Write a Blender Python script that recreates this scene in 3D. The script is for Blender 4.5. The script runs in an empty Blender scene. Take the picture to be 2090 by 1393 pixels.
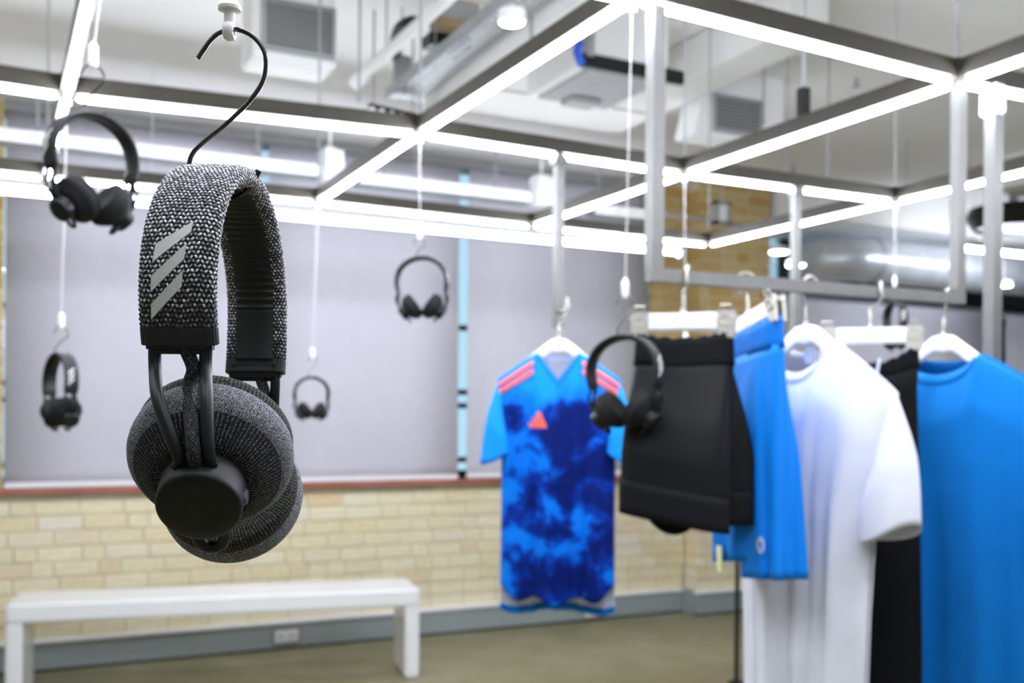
import bpy, bmesh, math, random
import numpy as np
from mathutils import Vector, Matrix

random.seed(7)
SC = bpy.context.scene
COL = SC.collection
PI = math.pi

# ------------------------------------------------------------------ camera, world, exposure
YAW, ROLL, FPX, CY, CAMH = math.radians(26.542), math.radians(0.458), 2120.0, 850.0, 1.389
FWD = Vector((math.sin(YAW), math.cos(YAW), 0)); RGT = Vector((math.cos(YAW), -math.sin(YAW), 0)); UP = Vector((0, 0, 1))
CAM = Vector((0, 0, CAMH))
cam_data = bpy.data.cameras.new('camera'); cam = bpy.data.objects.new('camera', cam_data); COL.objects.link(cam)
cam.matrix_world = Matrix.Translation(CAM) @ Matrix((RGT, UP, -FWD)).transposed().to_4x4() @ Matrix.Rotation(ROLL, 4, 'Z')
cam_data.sensor_width = 36; cam_data.lens = 36 * FPX / 2090
cam_data.shift_y = (CY - 696.5) / 2090
cam_data.clip_start = 0.05; cam_data.clip_end = 100
cam_data.dof.use_dof = True; cam_data.dof.focus_distance = 0.425; cam_data.dof.aperture_fstop = cam_data.lens / 2.7
SC.camera = cam
world = bpy.data.worlds.new('world'); SC.world = world; world.use_nodes = True
bg = world.node_tree.nodes['Background']; bg.inputs[0].default_value = (0.66, 0.86, 1.0, 1); bg.inputs[1].default_value = 0.5
LED_POWER = 56.0
SC.view_settings.view_transform = 'Standard'; SC.view_settings.look = 'None'
SC.view_settings.gamma = 1; SC.view_settings.exposure = 1.1; SC.view_settings.use_curve_mapping = False

# ------------------------------------------------------------------ where a thing seen in the photograph stands
def ray(px, py):
    a, b = px - 1045, py - CY
    c, s = math.cos(ROLL), math.sin(ROLL)
    u, v = c * a + s * b, -s * a + c * b
    return FWD + RGT * (u / FPX) - UP * (v / FPX)
def at_d(px, py, d): return CAM + ray(px, py) * d
def at_y(px, py, y): r = ray(px, py); return CAM + r * (y / r.y)
def at_z(px, py, z): r = ray(px, py); return CAM + r * ((z - CAMH) / r.z)
def depth(p): return (Vector(p) - CAM).dot(FWD)

# ------------------------------------------------------------------ materials
def lin(h):
    if isinstance(h, str):
        v = [int(h[i:i + 2], 16) / 255 for i in (0, 2, 4)]
        return tuple(x / 12.92 if x <= .04045 else ((x + .055) / 1.055) ** 2.4 for x in v) + (1,)
    return tuple(h) + (1,)
MATS = {}
class N:
    def __init__(s, name):
        s.m = bpy.data.materials.new(name); s.m.use_nodes = True; s.t = s.m.node_tree
        s.b = s.t.nodes['Principled BSDF']; s.out = s.t.nodes['Material Output']; MATS[name] = s.m
    def n(s, typ, **kw):
        x = s.t.nodes.new(typ)
        for k, v in kw.items():
            if k.startswith('i_'):
                key = k[2:]; x.inputs[int(key) if key.isdigit() else key.replace('_', ' ')].default_value = v
            else: setattr(x, k, v)
        return x
    def l(s, a, b): s.t.links.new(a, b)
    def ramp(s, fac, stops):
        r = s.n('ShaderNodeValToRGB'); el = r.color_ramp.elements
        while len(el) < len(stops): el.new(0.5)
        for e, (p, c) in zip(el, stops): e.position = p; e.color = c if len(c) == 4 else tuple(c) + (1,)
        s.l(fac, r.inputs[0]); return r.outputs[0]
    def coords(s, kind='Object'): return s.n('ShaderNodeTexCoord').outputs[kind]
    def bump(s, h, strength=.3, dist=.002):
        b = s.n('ShaderNodeBump', i_Strength=strength, i_Distance=dist); s.l(h, b.inputs['Height']); s.l(b.outputs[0], s.b.inputs['Normal'])
def plain(name, col, rough=.5, metal=0, var=.06, scale=8, bump=0, bscale=60, bdist=.002, spec=None, coat=0):
    k = N(name); c = lin(col); k.b.inputs['Roughness'].default_value = rough; k.b.inputs['Metallic'].default_value = metal
    if spec is not None: k.b.inputs['Specular IOR Level'].default_value = spec
    if coat: k.b.inputs['Coat Weight'].default_value = coat
    no = k.n('ShaderNodeTexNoise', i_Scale=scale, i_Detail=3); k.l(k.coords(), no.inputs['Vector'])
    lo = tuple(x * (1 - var) for x in c[:3]); hi = tuple(min(1, x * (1 + var)) for x in c[:3])
    k.l(k.ramp(no.outputs[0], [(.3, lo), (.7, hi)]), k.b.inputs['Base Color'])
    if bump:
        n2 = k.n('ShaderNodeTexNoise', i_Scale=bscale, i_Detail=2); k.l(k.coords(), n2.inputs['Vector']); k.bump(n2.outputs[0], bump, bdist)
    return k.m
def emit(name, col, power):
    k = N(name); k.b.inputs['Base Color'].default_value = lin(col); k.b.inputs['Emission Color'].default_value = lin(col); k.b.inputs['Emission Strength'].default_value = power
    return k.m

plain('white_paint', 'f2f2f0', .55, var=.03, scale=3)
plain('white_plastic', 'f3f3f4', .35, var=.02)
plain('white_gloss', 'f4f4f4', .25, var=.01)
plain('ceiling_paint', 'efeeec', .8, var=.05, scale=1.5, bump=.08, bscale=20)
plain('duct_paint', 'e6e5e0', .6, var=.03, scale=2)
plain('grey_panel', '9a9b9b', .5, var=.05)
plain('steel', '767572', .45, .45, var=.06, scale=30)
plain('bright_steel', 'c0bcb2', .35, .6, var=.04, scale=30)
plain('beam_metal', '3f3b32', .45, .4, var=.1, scale=25)
plain('dark_metal', '2c2c2b', .4, .6)
plain('black_plastic', '121315', .45, spec=.35, var=.1, scale=200, bump=.08, bscale=2500, bdist=.0002)
plain('cap_plastic', '0c0c0e', .5, spec=.35, var=.12, scale=300, bump=.15, bscale=3000, bdist=.0002)
plain('button_plastic', '3a3b3e', .4)
plain('rubber_pad', '0d0f10', .45, var=.1, scale=200)
plain('hook_wire', '4a4642', .22, 1, var=.15, scale=60)
plain('hook_tip', '101010', .4)
plain('clip_plastic', 'f0f0ee', .4, var=.02)
plain('nylon_line', 'd8d8d6', .4, var=.02)
plain('silver_print', 'c9ccc6', .45, .0, var=.06, scale=900)
plain('coral_print', 'ff6a52', .6, var=.06, scale=60)
plain('grey_print', 'c3cbdc', .6, var=.03)
plain('logo_black', '151515', .6)
plain('skirting_grey', '98a1a1', .45, var=.04, scale=2)
plain('sill_timber', 'a96853', .6, var=.15, scale=6)
plain('sill_shade', 'a3967c', .8, var=.12, scale=8)  # tone of the painted shadow beneath the sill
plain('window_frame_dark', '26333f', .4, .3)
plain('mortar', 'd6cbac', .9, var=.08, scale=15, bump=.3, bscale=80)
plain('blue_lagging', '2f62d8', .6)
plain('tan_card', 'b79f74', .7)
plain('black_hose', '161616', .5)
plain('galvanised', 'a9adaf', .45, .5, var=.1, scale=18)
plain('duct_silver', 'c6cad0', .35, .4, var=.08, scale=9)
plain('grille_grey', 'a3a4a2', .5)
plain('grille_back', '55575a', .7)
plain('small_band', '131416', .55, spec=.4, var=.15, scale=300, bump=.2, bscale=1500, bdist=.0004)
plain('small_pad', '151517', .75, spec=.3, var=.15, scale=400, bump=.2, bscale=1500, bdist=.0004)
emit('led', 'ecf2ff', LED_POWER)
emit('led_pendant', 'ecf2ff', 46)
emit('downlight', 'ffffff', 12)
emit('outdoor_glow', 'cfe9f8', 1.0)

# fabric with faint vertical folds comes from geometry; the cloth materials only carry colour and weave
def cloth(name, col, rough=.75, var=.05, sheen=.02, weave=900):
    k = N(name); c = lin(col); k.b.inputs['Roughness'].default_value = rough; k.b.inputs['Sheen Weight'].default_value = sheen
    k.b.inputs['Specular IOR Level'].default_value = .18
    no = k.n('ShaderNodeTexNoise', i_Scale=14, i_Detail=3); k.l(k.coords(), no.inputs['Vector'])
    k.l(k.ramp(no.outputs[0], [(.3, tuple(x * (1 - var) for x in c[:3])), (.7, tuple(min(1, x * (1 + var)) for x in c[:3]))]), k.b.inputs['Base Color'])
    n2 = k.n('ShaderNodeTexNoise', i_Scale=weave, i_Detail=1); k.l(k.coords(), n2.inputs['Vector']); k.bump(n2.outputs[0], .15, .0004)
    return k.m
cloth('white_cotton', 'e2e3ec')
cloth('blue_cotton', '0070c0', .8)
cloth('blue_satin', '007fe4', .6)
cloth('blue_elastic', '006cc8', .7)
cloth('black_satin', '131314', .5, sheen=0)
cloth('black_rib', '121315', .8, sheen=0)
cloth('black_cotton', '08080a', .8, sheen=0)
cloth('sky_cloth', '1096ec', .7)
cloth('trim_blue', '0a7fdc', .7)
cloth('lining', 'dfe2f2', .8)
cloth('blind_fabric', 'c6c4cc', .8, var=.02, weave=300)
cloth('tag_yellow', 'eef0b0', .7)

def mat_tiedye():
    k = N('tie_dye'); co = k.coords()
    mp = k.n('ShaderNodeMapping'); mp.inputs['Scale'].default_value = (1, .35, 1); k.l(co, mp.inputs[0])
    no = k.n('ShaderNodeTexNoise', i_Scale=9.5, i_Detail=6, i_Roughness=.62, i_Distortion=.35); k.l(mp.outputs[0], no.inputs['Vector'])
    n2 = k.n('ShaderNodeTexNoise', i_Scale=3.0, i_Detail=2); k.l(mp.outputs[0], n2.inputs['Vector'])
    sx = k.n('ShaderNodeSeparateXYZ'); k.l(co, sx.inputs[0])
    # yoke above the chest is undyed
    mr = k.n('ShaderNodeMapRange', i_1=-.10, i_2=-.19, i_3=.30, i_4=-.02); k.l(sx.outputs[2], mr.inputs[0])
    ad = k.n('ShaderNodeMath', operation='ADD'); k.l(no.outputs[0], ad.inputs[0]); k.l(mr.outputs[0], ad.inputs[1])
    a2 = k.n('ShaderNodeMath', operation='MULTIPLY_ADD'); a2.inputs[1].default_value = .5; k.l(n2.outputs[0], a2.inputs[0]); k.l(ad.outputs[0], a2.inputs[2])
    col = k.ramp(a2.outputs[0], [(.67, lin('021a66')), (.745, lin('0335a0')), (.795, lin('006cdc')), (.97, lin('0a86e8'))])
    k.l(col, k.b.inputs['Base Color']); k.b.inputs['Roughness'].default_value = .7; k.b.inputs['Specular IOR Level'].default_value = .12
    return k.m
mat_tiedye()

def mat_brick(name, stops):
    k = N(name); oi = k.n('ShaderNodeObjectInfo'); col = k.ramp(oi.outputs['Random'], stops)
    no = k.n('ShaderNodeTexNoise', i_Scale=22, i_Detail=4); k.l(k.coords(), no.inputs['Vector'])
    mx = k.n('ShaderNodeMix', data_type='RGBA', blend_type='MULTIPLY'); mx.inputs[0].default_value = .6
    k.l(col, mx.inputs[6]); k.l(k.ramp(no.outputs[0], [(.25, (.84, .81, .75)), (.6, (1, 1, 1))]), mx.inputs[7])
    k.l(mx.outputs[2], k.b.inputs['Base Color']); k.b.inputs['Roughness'].default_value = .85
    n2 = k.n('ShaderNodeTexNoise', i_Scale=60, i_Detail=3); k.l(k.coords(), n2.inputs['Vector']); k.bump(n2.outputs[0], .5, .004)
mat_brick('brick_cream', [(0, lin('e8dcb6')), (.35, lin('eee5c8')), (.65, lin('e6d8ae')), (.85, lin('ebe2ce')), (1, lin('e2cca0'))])
mat_brick('brick_ochre', [(0, lin('bfa365')), (.4, lin('c6b078')), (.7, lin('bd9855')), (1, lin('c9b482'))])

def mat_floor():
    k = N('floor_concrete'); co = k.coords()
    n1 = k.n('ShaderNodeTexNoise', i_Scale=.9, i_Detail=6, i_Roughness=.6, i_Distortion=.5); k.l(co, n1.inputs['Vector'])
    k.l(k.ramp(n1.outputs[0], [(.3, lin('6b6748')), (.5, lin('857f60')), (.72, lin('9b967c'))]), k.b.inputs['Base Color'])
    n2 = k.n('ShaderNodeTexNoise', i_Scale=3, i_Detail=4); k.l(co, n2.inputs['Vector'])
    k.l(k.ramp(n2.outputs[0], [(.3, (.28,) * 3), (.7, (.5,) * 3)]), k.b.inputs['Roughness'])
mat_floor()

def mat_glass():
    k = N('window_glass'); t = k.t; k.t.nodes.remove(k.b)
    tr = k.n('ShaderNodeBsdfTransparent'); tr.inputs[0].default_value = (.86, .95, .98, 1)
    gl = k.n('ShaderNodeBsdfGlossy'); gl.inputs['Roughness'].default_value = .03
    fr = k.n('ShaderNodeFresnel', i_IOR=1.5); mx = k.n('ShaderNodeMixShader')
    k.l(fr.outputs[0], mx.inputs[0]); k.l(tr.outputs[0], mx.inputs[1]); k.l(gl.outputs[0], mx.inputs[2]); k.l(mx.outputs[0], k.out.inputs[0])
mat_glass()

def mat_knit():
    # yarn colour rides on the stitches: 'fleck' is the share of silver strand at each point of the knitting
    k = N('knit_yarn'); a = k.n('ShaderNodeAttribute', attribute_name='fleck')
    no = k.n('ShaderNodeTexNoise', i_Scale=2600, i_Detail=1); k.l(k.coords(), no.inputs['Vector'])
    ad = k.n('ShaderNodeMath', operation='MULTIPLY_ADD'); ad.inputs[1].default_value = .5; k.l(no.outputs[0], ad.inputs[0]); k.l(a.outputs['Fac'], ad.inputs[2])
    k.l(k.ramp(ad.outputs[0], [(.45, lin('101013')), (.64, lin('55555b')), (.86, lin('ececf2'))]), k.b.inputs['Base Color'])
    k.b.inputs['Roughness'].default_value = .55; k.b.inputs['Sheen Weight'].default_value = .1
mat_knit()
def mat_heather(name, dark, light, thr, ribs=0, scale=900):
    k = N(name); co = k.coords()
    no = k.n('ShaderNodeTexNoise', i_Scale=scale, i_Detail=2, i_Roughness=.7); k.l(co, no.inputs['Vector'])
    k.b.inputs['Roughness'].default_value = .8; k.b.inputs['Specular IOR Level'].default_value = .25; fac = no.outputs[0]
    if ribs:
        sp = k.n('ShaderNodeSeparateXYZ'); k.l(co, sp.inputs[0])
        at = k.n('ShaderNodeMath', operation='ARCTAN2'); k.l(sp.outputs[1], at.inputs[0]); k.l(sp.outputs[0], at.inputs[1])
        mu = k.n('ShaderNodeMath', operation='MULTIPLY'); mu.inputs[1].default_value = ribs; k.l(at.outputs[0], mu.inputs[0])
        si = k.n('ShaderNodeMath', operation='SINE'); k.l(mu.outputs[0], si.inputs[0])
        a2 = k.n('ShaderNodeMath', operation='MULTIPLY_ADD'); a2.inputs[1].default_value = .09; k.l(si.outputs[0], a2.inputs[0]); k.l(no.outputs[0], a2.inputs[2]); fac = a2.outputs[0]
    k.l(k.ramp(fac, [(thr - .06, lin(dark)), (thr + .07, lin(light))]), k.b.inputs['Base Color'])
    k.bump(fac, .9, .0007)
mat_heather('heather_back', '09090b', '74747a', .60, ribs=95, scale=1900)
mat_heather('heather_rim_lit', '1e1e22', 'bcbcc4', .53, scale=2600)  # lighter fleck puts the top light on the rim into the colour
mat_heather('cushion_mesh', '0c0c0a', '5a5a4e', .55, ribs=120, scale=1500)
mat_heather('braid', '141517', '5a5d5e', .55, scale=1500)

# ------------------------------------------------------------------ mesh helpers
class B:
    def __init__(s): s.v = []; s.f = []
    def add(s, v, f):
        o = len(s.v); s.v += [tuple(x) for x in v]; s.f += [tuple(i + o for i in q) for q in f]; return s
    def box(s, lo, hi, M=None):
        (a, b, c), (d, e, g) = lo, hi
        v = [Vector(p) for p in ((a, b, c), (d, b, c), (d, e, c), (a, e, c), (a, b, g), (d, b, g), (d, e, g), (a, e, g))]
        if M is not None: v = [M @ p for p in v]
        return s.add(v, [(0, 3, 2, 1), (4, 5, 6, 7), (0, 1, 5, 4), (1, 2, 6, 5), (2, 3, 7, 6), (3, 0, 4, 7)])
    def rings(s, R, closed=True, caps=True, loop=False):
        n = len(R[0]); v = [p for r in R for p in r]; f = []
        m = len(R)
        for i in range(m if loop else m - 1):
            i2 = (i + 1) % m
            for j in range(n if closed else n - 1):
                f.append((i * n + j, i * n + (j + 1) % n, i2 * n + (j + 1) % n, i2 * n + j))
        if caps and not loop: f.append(tuple(range(n - 1, -1, -1))); f.append(tuple((m - 1) * n + j for j in range(n)))
        return s.add(v, f)
    def tube(s, path, r, n=10, loop=False, flat=None, updir=None, square=False, caps=True):
        P = [Vector(p) for p in path]; m = len(P); R = []; prev = None
        for i in range(m):
            if loop: t = (P[(i + 1) % m] - P[i - 1])
            else: t = P[min(i + 1, m - 1)] - P[max(i - 1, 0)]
            t.normalize()
            if updir is not None: a = t.cross(Vector(updir))
            elif prev is None:
                a = t.cross(Vector((0, 0, 1)))
                if a.length < .2: a = t.cross(Vector((0, 1, 0)))
            else: a = prev - t * prev.dot(t)
            a.normalize(); prev = a; b = t.cross(a)
            rr = r[i] if hasattr(r, '__len__') else r
            fl = 1 if flat is None else flat
            k = [(math.cos(2 * PI * (j + (.5 if square else 0)) / n), math.sin(2 * PI * (j + (.5 if square else 0)) / n)) for j in range(n)]
            q = math.sqrt(2) if square else 1
            R.append([P[i] + a * (x * rr * q) + b * (y * rr * q * fl) for x, y in k])
        return s.rings(R, loop=loop, caps=caps)
    def lathe(s, prof, n=40, M=None):
        R = [[Vector((max(r, 1e-6) * math.cos(2 * PI * j / n), max(r, 1e-6) * math.sin(2 * PI * j / n), a)) for j in range(n)] for r, a in prof]
        if M is not None: R = [[M @ p for p in q] for q in R]
        return s.rings(R)
    def mesh(s, name, smooth=35, bevel=0, seg=2, weld=True):
        me = bpy.data.meshes.new(name); me.from_pydata(s.v, [], s.f)
        bm = bmesh.new(); bm.from_mesh(me)
        if bevel: bmesh.ops.bevel(bm, geom=bm.edges[:], offset=bevel, segments=seg, affect='EDGES', clamp_overlap=True)
        bmesh.ops.recalc_face_normals(bm, faces=bm.faces[:]); bm.to_mesh(me); bm.free()
        if smooth:
            me.polygons.foreach_set('use_smooth', [True] * len(me.polygons)); me.set_sharp_from_angle(angle=math.radians(smooth))
        return me
def put(name, me, mat, parent=None, loc=None, label=None):
    o = bpy.data.objects.new(name, me); COL.objects.link(o)
    if mat and not me.materials: me.materials.append(MATS[mat])
    if parent is not None: o.parent = parent
    if loc is not None: o.location = loc
    if label: o['label'] = label
    return o
def part(name, b, mat, parent, label=None, loc=None, **kw): return put(name, b.mesh(name, **kw), mat, parent, loc, label)
def thing(name, label, cat, loc=(0, 0, 0), rot=0, group=None):
    o = bpy.data.objects.new(name, None); COL.objects.link(o); o.location = loc; o.rotation_euler = (0, 0, rot) if not hasattr(rot, '__len__') else rot
    o.empty_display_size = .05; return tag(o, label, cat, group)
def tag(o, label, cat, group=None):
    o['label'] = label; o['category'] = cat
    if group: o['group'] = group
    return o
def struct(name, b, mat, label=None, **kw):
    o = put(name, b.mesh(name, **kw), mat); o['kind'] = 'structure'
    if label: o['label'] = label
    return o
def dup(o, parent=None):
    c = o.copy(); COL.objects.link(c); c.parent = parent
    for ch in o.children: dup(ch, c)
    return c
def bezier(pts, n=10):
    P = [Vector(p) for p in pts]; out = []
    for i in range(len(P) - 1):
        p0 = P[max(i - 1, 0)]; p1 = P[i]; p2 = P[i + 1]; p3 = P[min(i + 2, len(P) - 1)]
        for k in range(n):
            t = k / n
            out.append(.5 * ((2 * p1) + (p2 - p0) * t + (2 * p0 - 5 * p1 + 4 * p2 - p3) * t * t + (3 * p1 - p0 - 3 * p2 + p3) * t ** 3))
    out.append(P[-1]); return out

# ================================================================== THE SETTING
WY = 6.15          # face of the window wall
CZ = 3.06          # ceiling
struct('floor', B().box((-5, -4, -.1), (13, 6.6, 0)), 'floor_concrete', 'olive grey polished concrete floor', smooth=0)
struct('ceiling', B().box((-5, -4, CZ), (13, 6.6, CZ + .15)), 'ceiling_paint', 'white painted ceiling', smooth=0)

struct('wall_front', B().box((-5.2, -4.2, 0), (13.2, -4, CZ)), 'white_paint', 'plain white wall behind the camera', smooth=0)
struct('wall_left', B().box((-5.2, -4, 0), (-5, 6.6, CZ)), 'white_paint', 'plain white wall to the left', smooth=0)
struct('wall_right', B().box((13, -4, 0), (13.2, 6.6, CZ)), 'white_paint', 'plain white wall to the right', smooth=0)
SKT, SILL = .163, .952
PX0, PX1, PY = 4.47, 5.10, 5.985
wall = struct('wall_back', B().box((-4, WY + .007, 0), (PX0, WY + .25, SILL)).box((-4, WY + .007, SILL), (.044, WY + .25, CZ)).box((4.165, WY + .007, SILL), (PX0, WY + .25, CZ))
              .box((PX1, WY + .007, 0), (13, WY + .25, SILL)), 'mortar', 'cream brick wall below the windows', smooth=0)
pier = struct('wall_pier', B().box((PX0 + .012, PY + .007, 0), (PX1 - .012, WY + .25, CZ)), 'mortar', 'projecting brick pier between the windows', smooth=0)
def brick_mesh(L, h=.074, d=.03): return B().box((0, 0, 0), (L, d, h)).mesh('brick', smooth=0, bevel=.005, seg=1)
BM = {n: brick_mesh(l) for n, l in (('s', .22), ('h', .105), ('q', .16))}
BL = {'s': .22, 'h': .105, 'q': .16}
def lay(parent, x0, x1, z0, z1, y, mat, side=False, back=False):
    c = 0; z = z0
    while z + .03 < z1:
        x = x0 - (.0 if c % 2 else .115) - random.random() * .05
        while x < x1:
            k = random.choice('ssshsh') if not side else 's'
            a, b = max(x, x0), min(x + BL[k], x1); L = b - a
            if L > .03:
                me = BM[k] if L > BL[k] - .002 else brick_mesh(L)
                m2 = BMM.get((me.name, mat))
                if m2 is None:
                    m2 = me if not me.materials else me.copy()
                    if m2.materials: m2.materials.clear()
                    m2.materials.append(MATS[mat]); BMM[(me.name, mat)] = m2
                o = put('brick', m2, None, parent)
                dy = random.uniform(-.003, .003)
                if side: o.rotation_euler = (0, 0, -PI / 2); o.location = (y + dy, b, z)
                else: o.location = (a, y + dy, z)
                top = min(.074, z1 - z); o.scale = (1, 1, top / .074)
            x += BL[k] + .01
        c += 1; z += .084
BMM = {}
lay(wall, -.35, PX0, SKT, SILL, WY, 'brick_cream')
lay(wall, -.35, .044, SILL, CZ, WY, 'brick_ochre')
lay(wall, 4.165, PX0, SILL, CZ, WY, 'brick_ochre')
lay(pier, PX0, PX1, SKT, SKT + 10 * .084, PY, 'brick_cream')
lay(pier, PX0, PX1, SKT + 10 * .084, CZ, PY, 'brick_ochre')
for zz in range(35):      # left cheek of the pier: one brick end per course
    z = SKT + zz * .084
    if z + .074 > CZ: break
    mk = 'brick_cream' if zz < 10 else 'brick_ochre'
    if ('cheek', mk) not in BMM: BMM[('cheek', mk)] = brick_mesh(.16); BMM[('cheek', mk)].materials.append(MATS[mk])
    o = put('brick', BMM[('cheek', mk)], None, pier)
    o.rotation_euler = (0, 0, -PI / 2); o.location = (PX0 + .001, WY, z)
# skirting trunking
def skirting(name, x0, x1, y, lab):
    o = struct(name, B().box((x0, y - .035, 0), (x1, y + .01, SKT - .012)), 'skirting_grey', lab, bevel=.003)
    put('top_cap', B().box((x0, y - .05, SKT - .012), (x1, y + .01, SKT + .006)).mesh('top_cap', bevel=.003), 'white_plastic', o)
    put('painted_shadow_gap', B().box((x0, y - .038, 0), (x1, y, .012)).mesh('painted_shadow_gap', smooth=0), 'dark_metal', o)  # dark strip painted in for the shade at the foot of the trunking
    return o
skirting('baseboard_back', -.6, PX0 - .036, WY, 'grey cable trunking with white top along the brick wall')
skirting('baseboard_pier', PX0 - .036, PX1 + .036, PY, 'grey cable trunking around the foot of the brick pier')
b = B().box((PX0 - .036, PY, 0), (PX0 + .01, WY, SKT - .012)); put('return', b.mesh('return'), 'skirting_grey', bpy.data.objects['baseboard_pier'])
# sill
sill = struct('trim_1', B().box((.02, WY - .04, SILL), (PX0, WY + .24, SILL + .028)), 'sill_timber', 'red brown timber window sill', bevel=.004)
put('under_sill_shade', B().box((.02, WY - .012, SILL - .03), (PX0, WY + .05, SILL)).mesh('under_sill_shade', bevel=.003), 'sill_shade', sill)  # grey-brown strip painted in for the shadow beneath the sill
sill2 = struct('trim_2', B().box((PX1, WY - .04, SILL), (13, WY + .24, SILL + .028)), 'sill_timber', 'timber window sill beyond the brick pier', bevel=.004)
# windows behind the blinds
def window(name, x0, x1, z0, z1, bars, mids, lab):
    w = struct(name, B().box((x0, WY + .20, z0), (x1, WY + .24, z0 + .05)).box((x0, WY + .20, z1 - .05), (x1, WY + .24, z1)), 'window_frame_dark', lab)
    for x in bars: put('mullion', B().box((x - .022, WY + .19, z0), (x + .022, WY + .25, z1)).mesh('mullion'), 'window_frame_dark', w)
    for z in mids: put('transom', B().box((x0, WY + .195, z - .018), (x1, WY + .245, z + .018)).mesh('transom'), 'window_frame_dark', w)
    xs = [x0] + list(bars) + [x1]
    for a, c in zip(xs[:-1], xs[1:]): put('pane', B().box((a, WY + .218, z0), (c, WY + .224, z1)).mesh('pane', smooth=0), 'window_glass', w)
    return w
window('window_1', .044, 4.165, SILL + .028, CZ, [.8, 2.05, 3.4], [1.10, 1.46, 1.55, 1.98], 'steel framed window behind the grey roller blinds')
window('window_2', PX1, 13, SILL + .028, CZ, [5.55, 6.1, 6.62, 7.3, 8.0, 8.75, 9.6, 11], [1.7, 2.3], 'steel framed window beyond the brick pier')
# lintel band over the blinds, its grey standing in for shadow
struct('trim_3', B().box((.044, WY + .0, CZ - .06), (4.165, WY + .18, CZ)), 'grey_panel', 'blue grey lintel strip above the blinds, its shadow put into the colour', bevel=.003)

# ================================================================== CEILING SERVICES
# broad downstand (boxed duct) over the frame
dz = 2.88
pr = at_z(1296, 279, dz)
pn = at_z(1600, 138, dz)
dw = thing('boxed_duct', 'wide white boxed duct hanging under the ceiling beside the air grilles', 'duct', (0, 0, 0))
part('duct_body', B().box((1.80, 4.0, dz), (2.93, pr.y, CZ - .004)), 'duct_paint', dw, bevel=.006)
part('duct_branch', B().box((2.72, 3.10, dz + .001), (2.93, 4.0, CZ - .004)), 'duct_paint', dw, bevel=.006)
part('joint_strip', B().box((1.80, 4.25, dz - .004), (2.93, 4.27, dz + .01)), 'grille_grey', dw)

def grille_box(x0, x1, y0, y1, z0, gx0, gx1, gz0, gz1, lab, splay=0):
    t = thing('air_vent', lab, 'vent', (x0, y0, z0))
    w, d, h = x1 - x0, y1 - y0, CZ - z0
    v = [(-splay, 0, 0), (w, 0, 0), (w, d, 0), (-splay, d, 0), (0, 0, h), (w, 0, h), (w, d, h), (0, d, h)]
    part('housing', B().add(v, [(0, 3, 2, 1), (4, 5, 6, 7), (0, 1, 5, 4), (1, 2, 6, 5), (2, 3, 7, 6), (3, 0, 4, 7)]), 'white_paint', t, bevel=.006)
    a, c, e, g = gx0 - x0, gx1 - x0, gz0 - z0, gz1 - z0
    part('backing', B().box((a, -.004, e), (c, .01, g)), 'grille_back', t, smooth=0)
    fr = B(); q = .014
    for lo, hi in (((a - q, -.02, e - q), (c + q, .004, e)), ((a - q, -.02, g), (c + q, .004, g + q)), ((a - q, -.02, e), (a, .004, g)), ((c, -.02, e), (c + q, .004, g))): fr.box(lo, hi)
    part('frame', fr, 'grille_grey', t)
    n = 9; me = B().box((0, -.014, 0), (c - a, .002, .006)).mesh('slat', smooth=0)
    for i in range(n): put('slat', me, 'grille_grey', t, (a, 0, e + (g - e) * (i + .5) / n - .003))
    return t
v1 = at_z(512, 118, 2.72); v1r = at_z(690, 136, 2.72); yv = .5 * (v1.y + v1r.y)
g1, g2 = at_y(540, 118, yv), at_y(676, 32, yv)
grille_box(v1.x, v1r.x, yv, yv + .20, 2.72, g1.x, g2.x, 2.76, min(2.93, CZ - .03), 'boxed white air vent with slatted grille, above the hooked grey headphones')
v2 = at_z(1412, 272, 2.72); v2r = at_z(1615, 296, 2.72); yv = v2.y
g1, g2 = at_y(1457, 255, yv), at_y(1548, 200, yv)
grille_box(v2.x + .10, v2r.x, yv, yv + .16, 2.72, g1.x, g2.x, 2.76, 2.91, 'boxed white air vent with slatted grille, right of the tall hanging rail post', splay=.09)

# perforated cable tray
ta, tb = at_z(793, 203, 2.70), at_z(1017, 14, 2.70)
tx = .5 * (ta.x + tb.x)
tr = thing('cable_tray', 'perforated galvanised cable tray running under the ceiling', 'cable tray', (tx, tb.y - .3, 2.70))
TL, TW = ta.y - tb.y + .3, .155
me = B(); cs = .039; nx, ny = int(TW / cs), int(TL / cs)
for i in range(nx):
    for j in range(ny):
        x, y = i * cs, j * cs; a = cs * .28
        o4 = [(x, y, 0), (x + cs, y, 0), (x + cs, y + cs, 0), (x, y + cs, 0)]; i4 = [(x + a, y + a, 0), (x + cs - a, y + a, 0), (x + cs - a, y + cs - a, 0), (x + a, y + cs - a, 0)]
        me.add(o4 + i4, [(k, (k + 1) % 4, 4 + (k + 1) % 4, 4 + k) for k in range(4)])
part('tray_base', me, 'galvanised', tr, smooth=0)
for x in (0, nx * cs): part('tray_rim', B().box((x - .002, 0, 0), (x + .002, TL, .045)), 'galvanised', tr, smooth=0)
for y in (.25, 1.0): part('drop_rod', B().tube([(nx * cs / 2, y, 0), (nx * cs / 2, y, CZ - 2.70)], .004, 6), 'galvanised', tr)
# flat duct flank beside the tray
fa, fb = at_z(880, 232, 2.66), at_z(1100, 52, 2.66)
fx = .5 * (fa.x + fb.x)
fl = thing('flat_duct', 'flat white duct running alongside the perforated cable tray', 'duct', (fx, fb.y - .4, 2.66))
part('duct_body', B().box((0, 0, 0), (.14, fa.y - fb.y + .4, .10)), 'duct_paint', fl, bevel=.005)
part('seam', B().box((-.003, .5, -.003), (.143, .52, .103)), 'grille_grey', fl)
part('hanger_strap', B().box((.06, .9, .1), (.08, .905, CZ - 2.66)), 'galvanised', fl)
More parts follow.
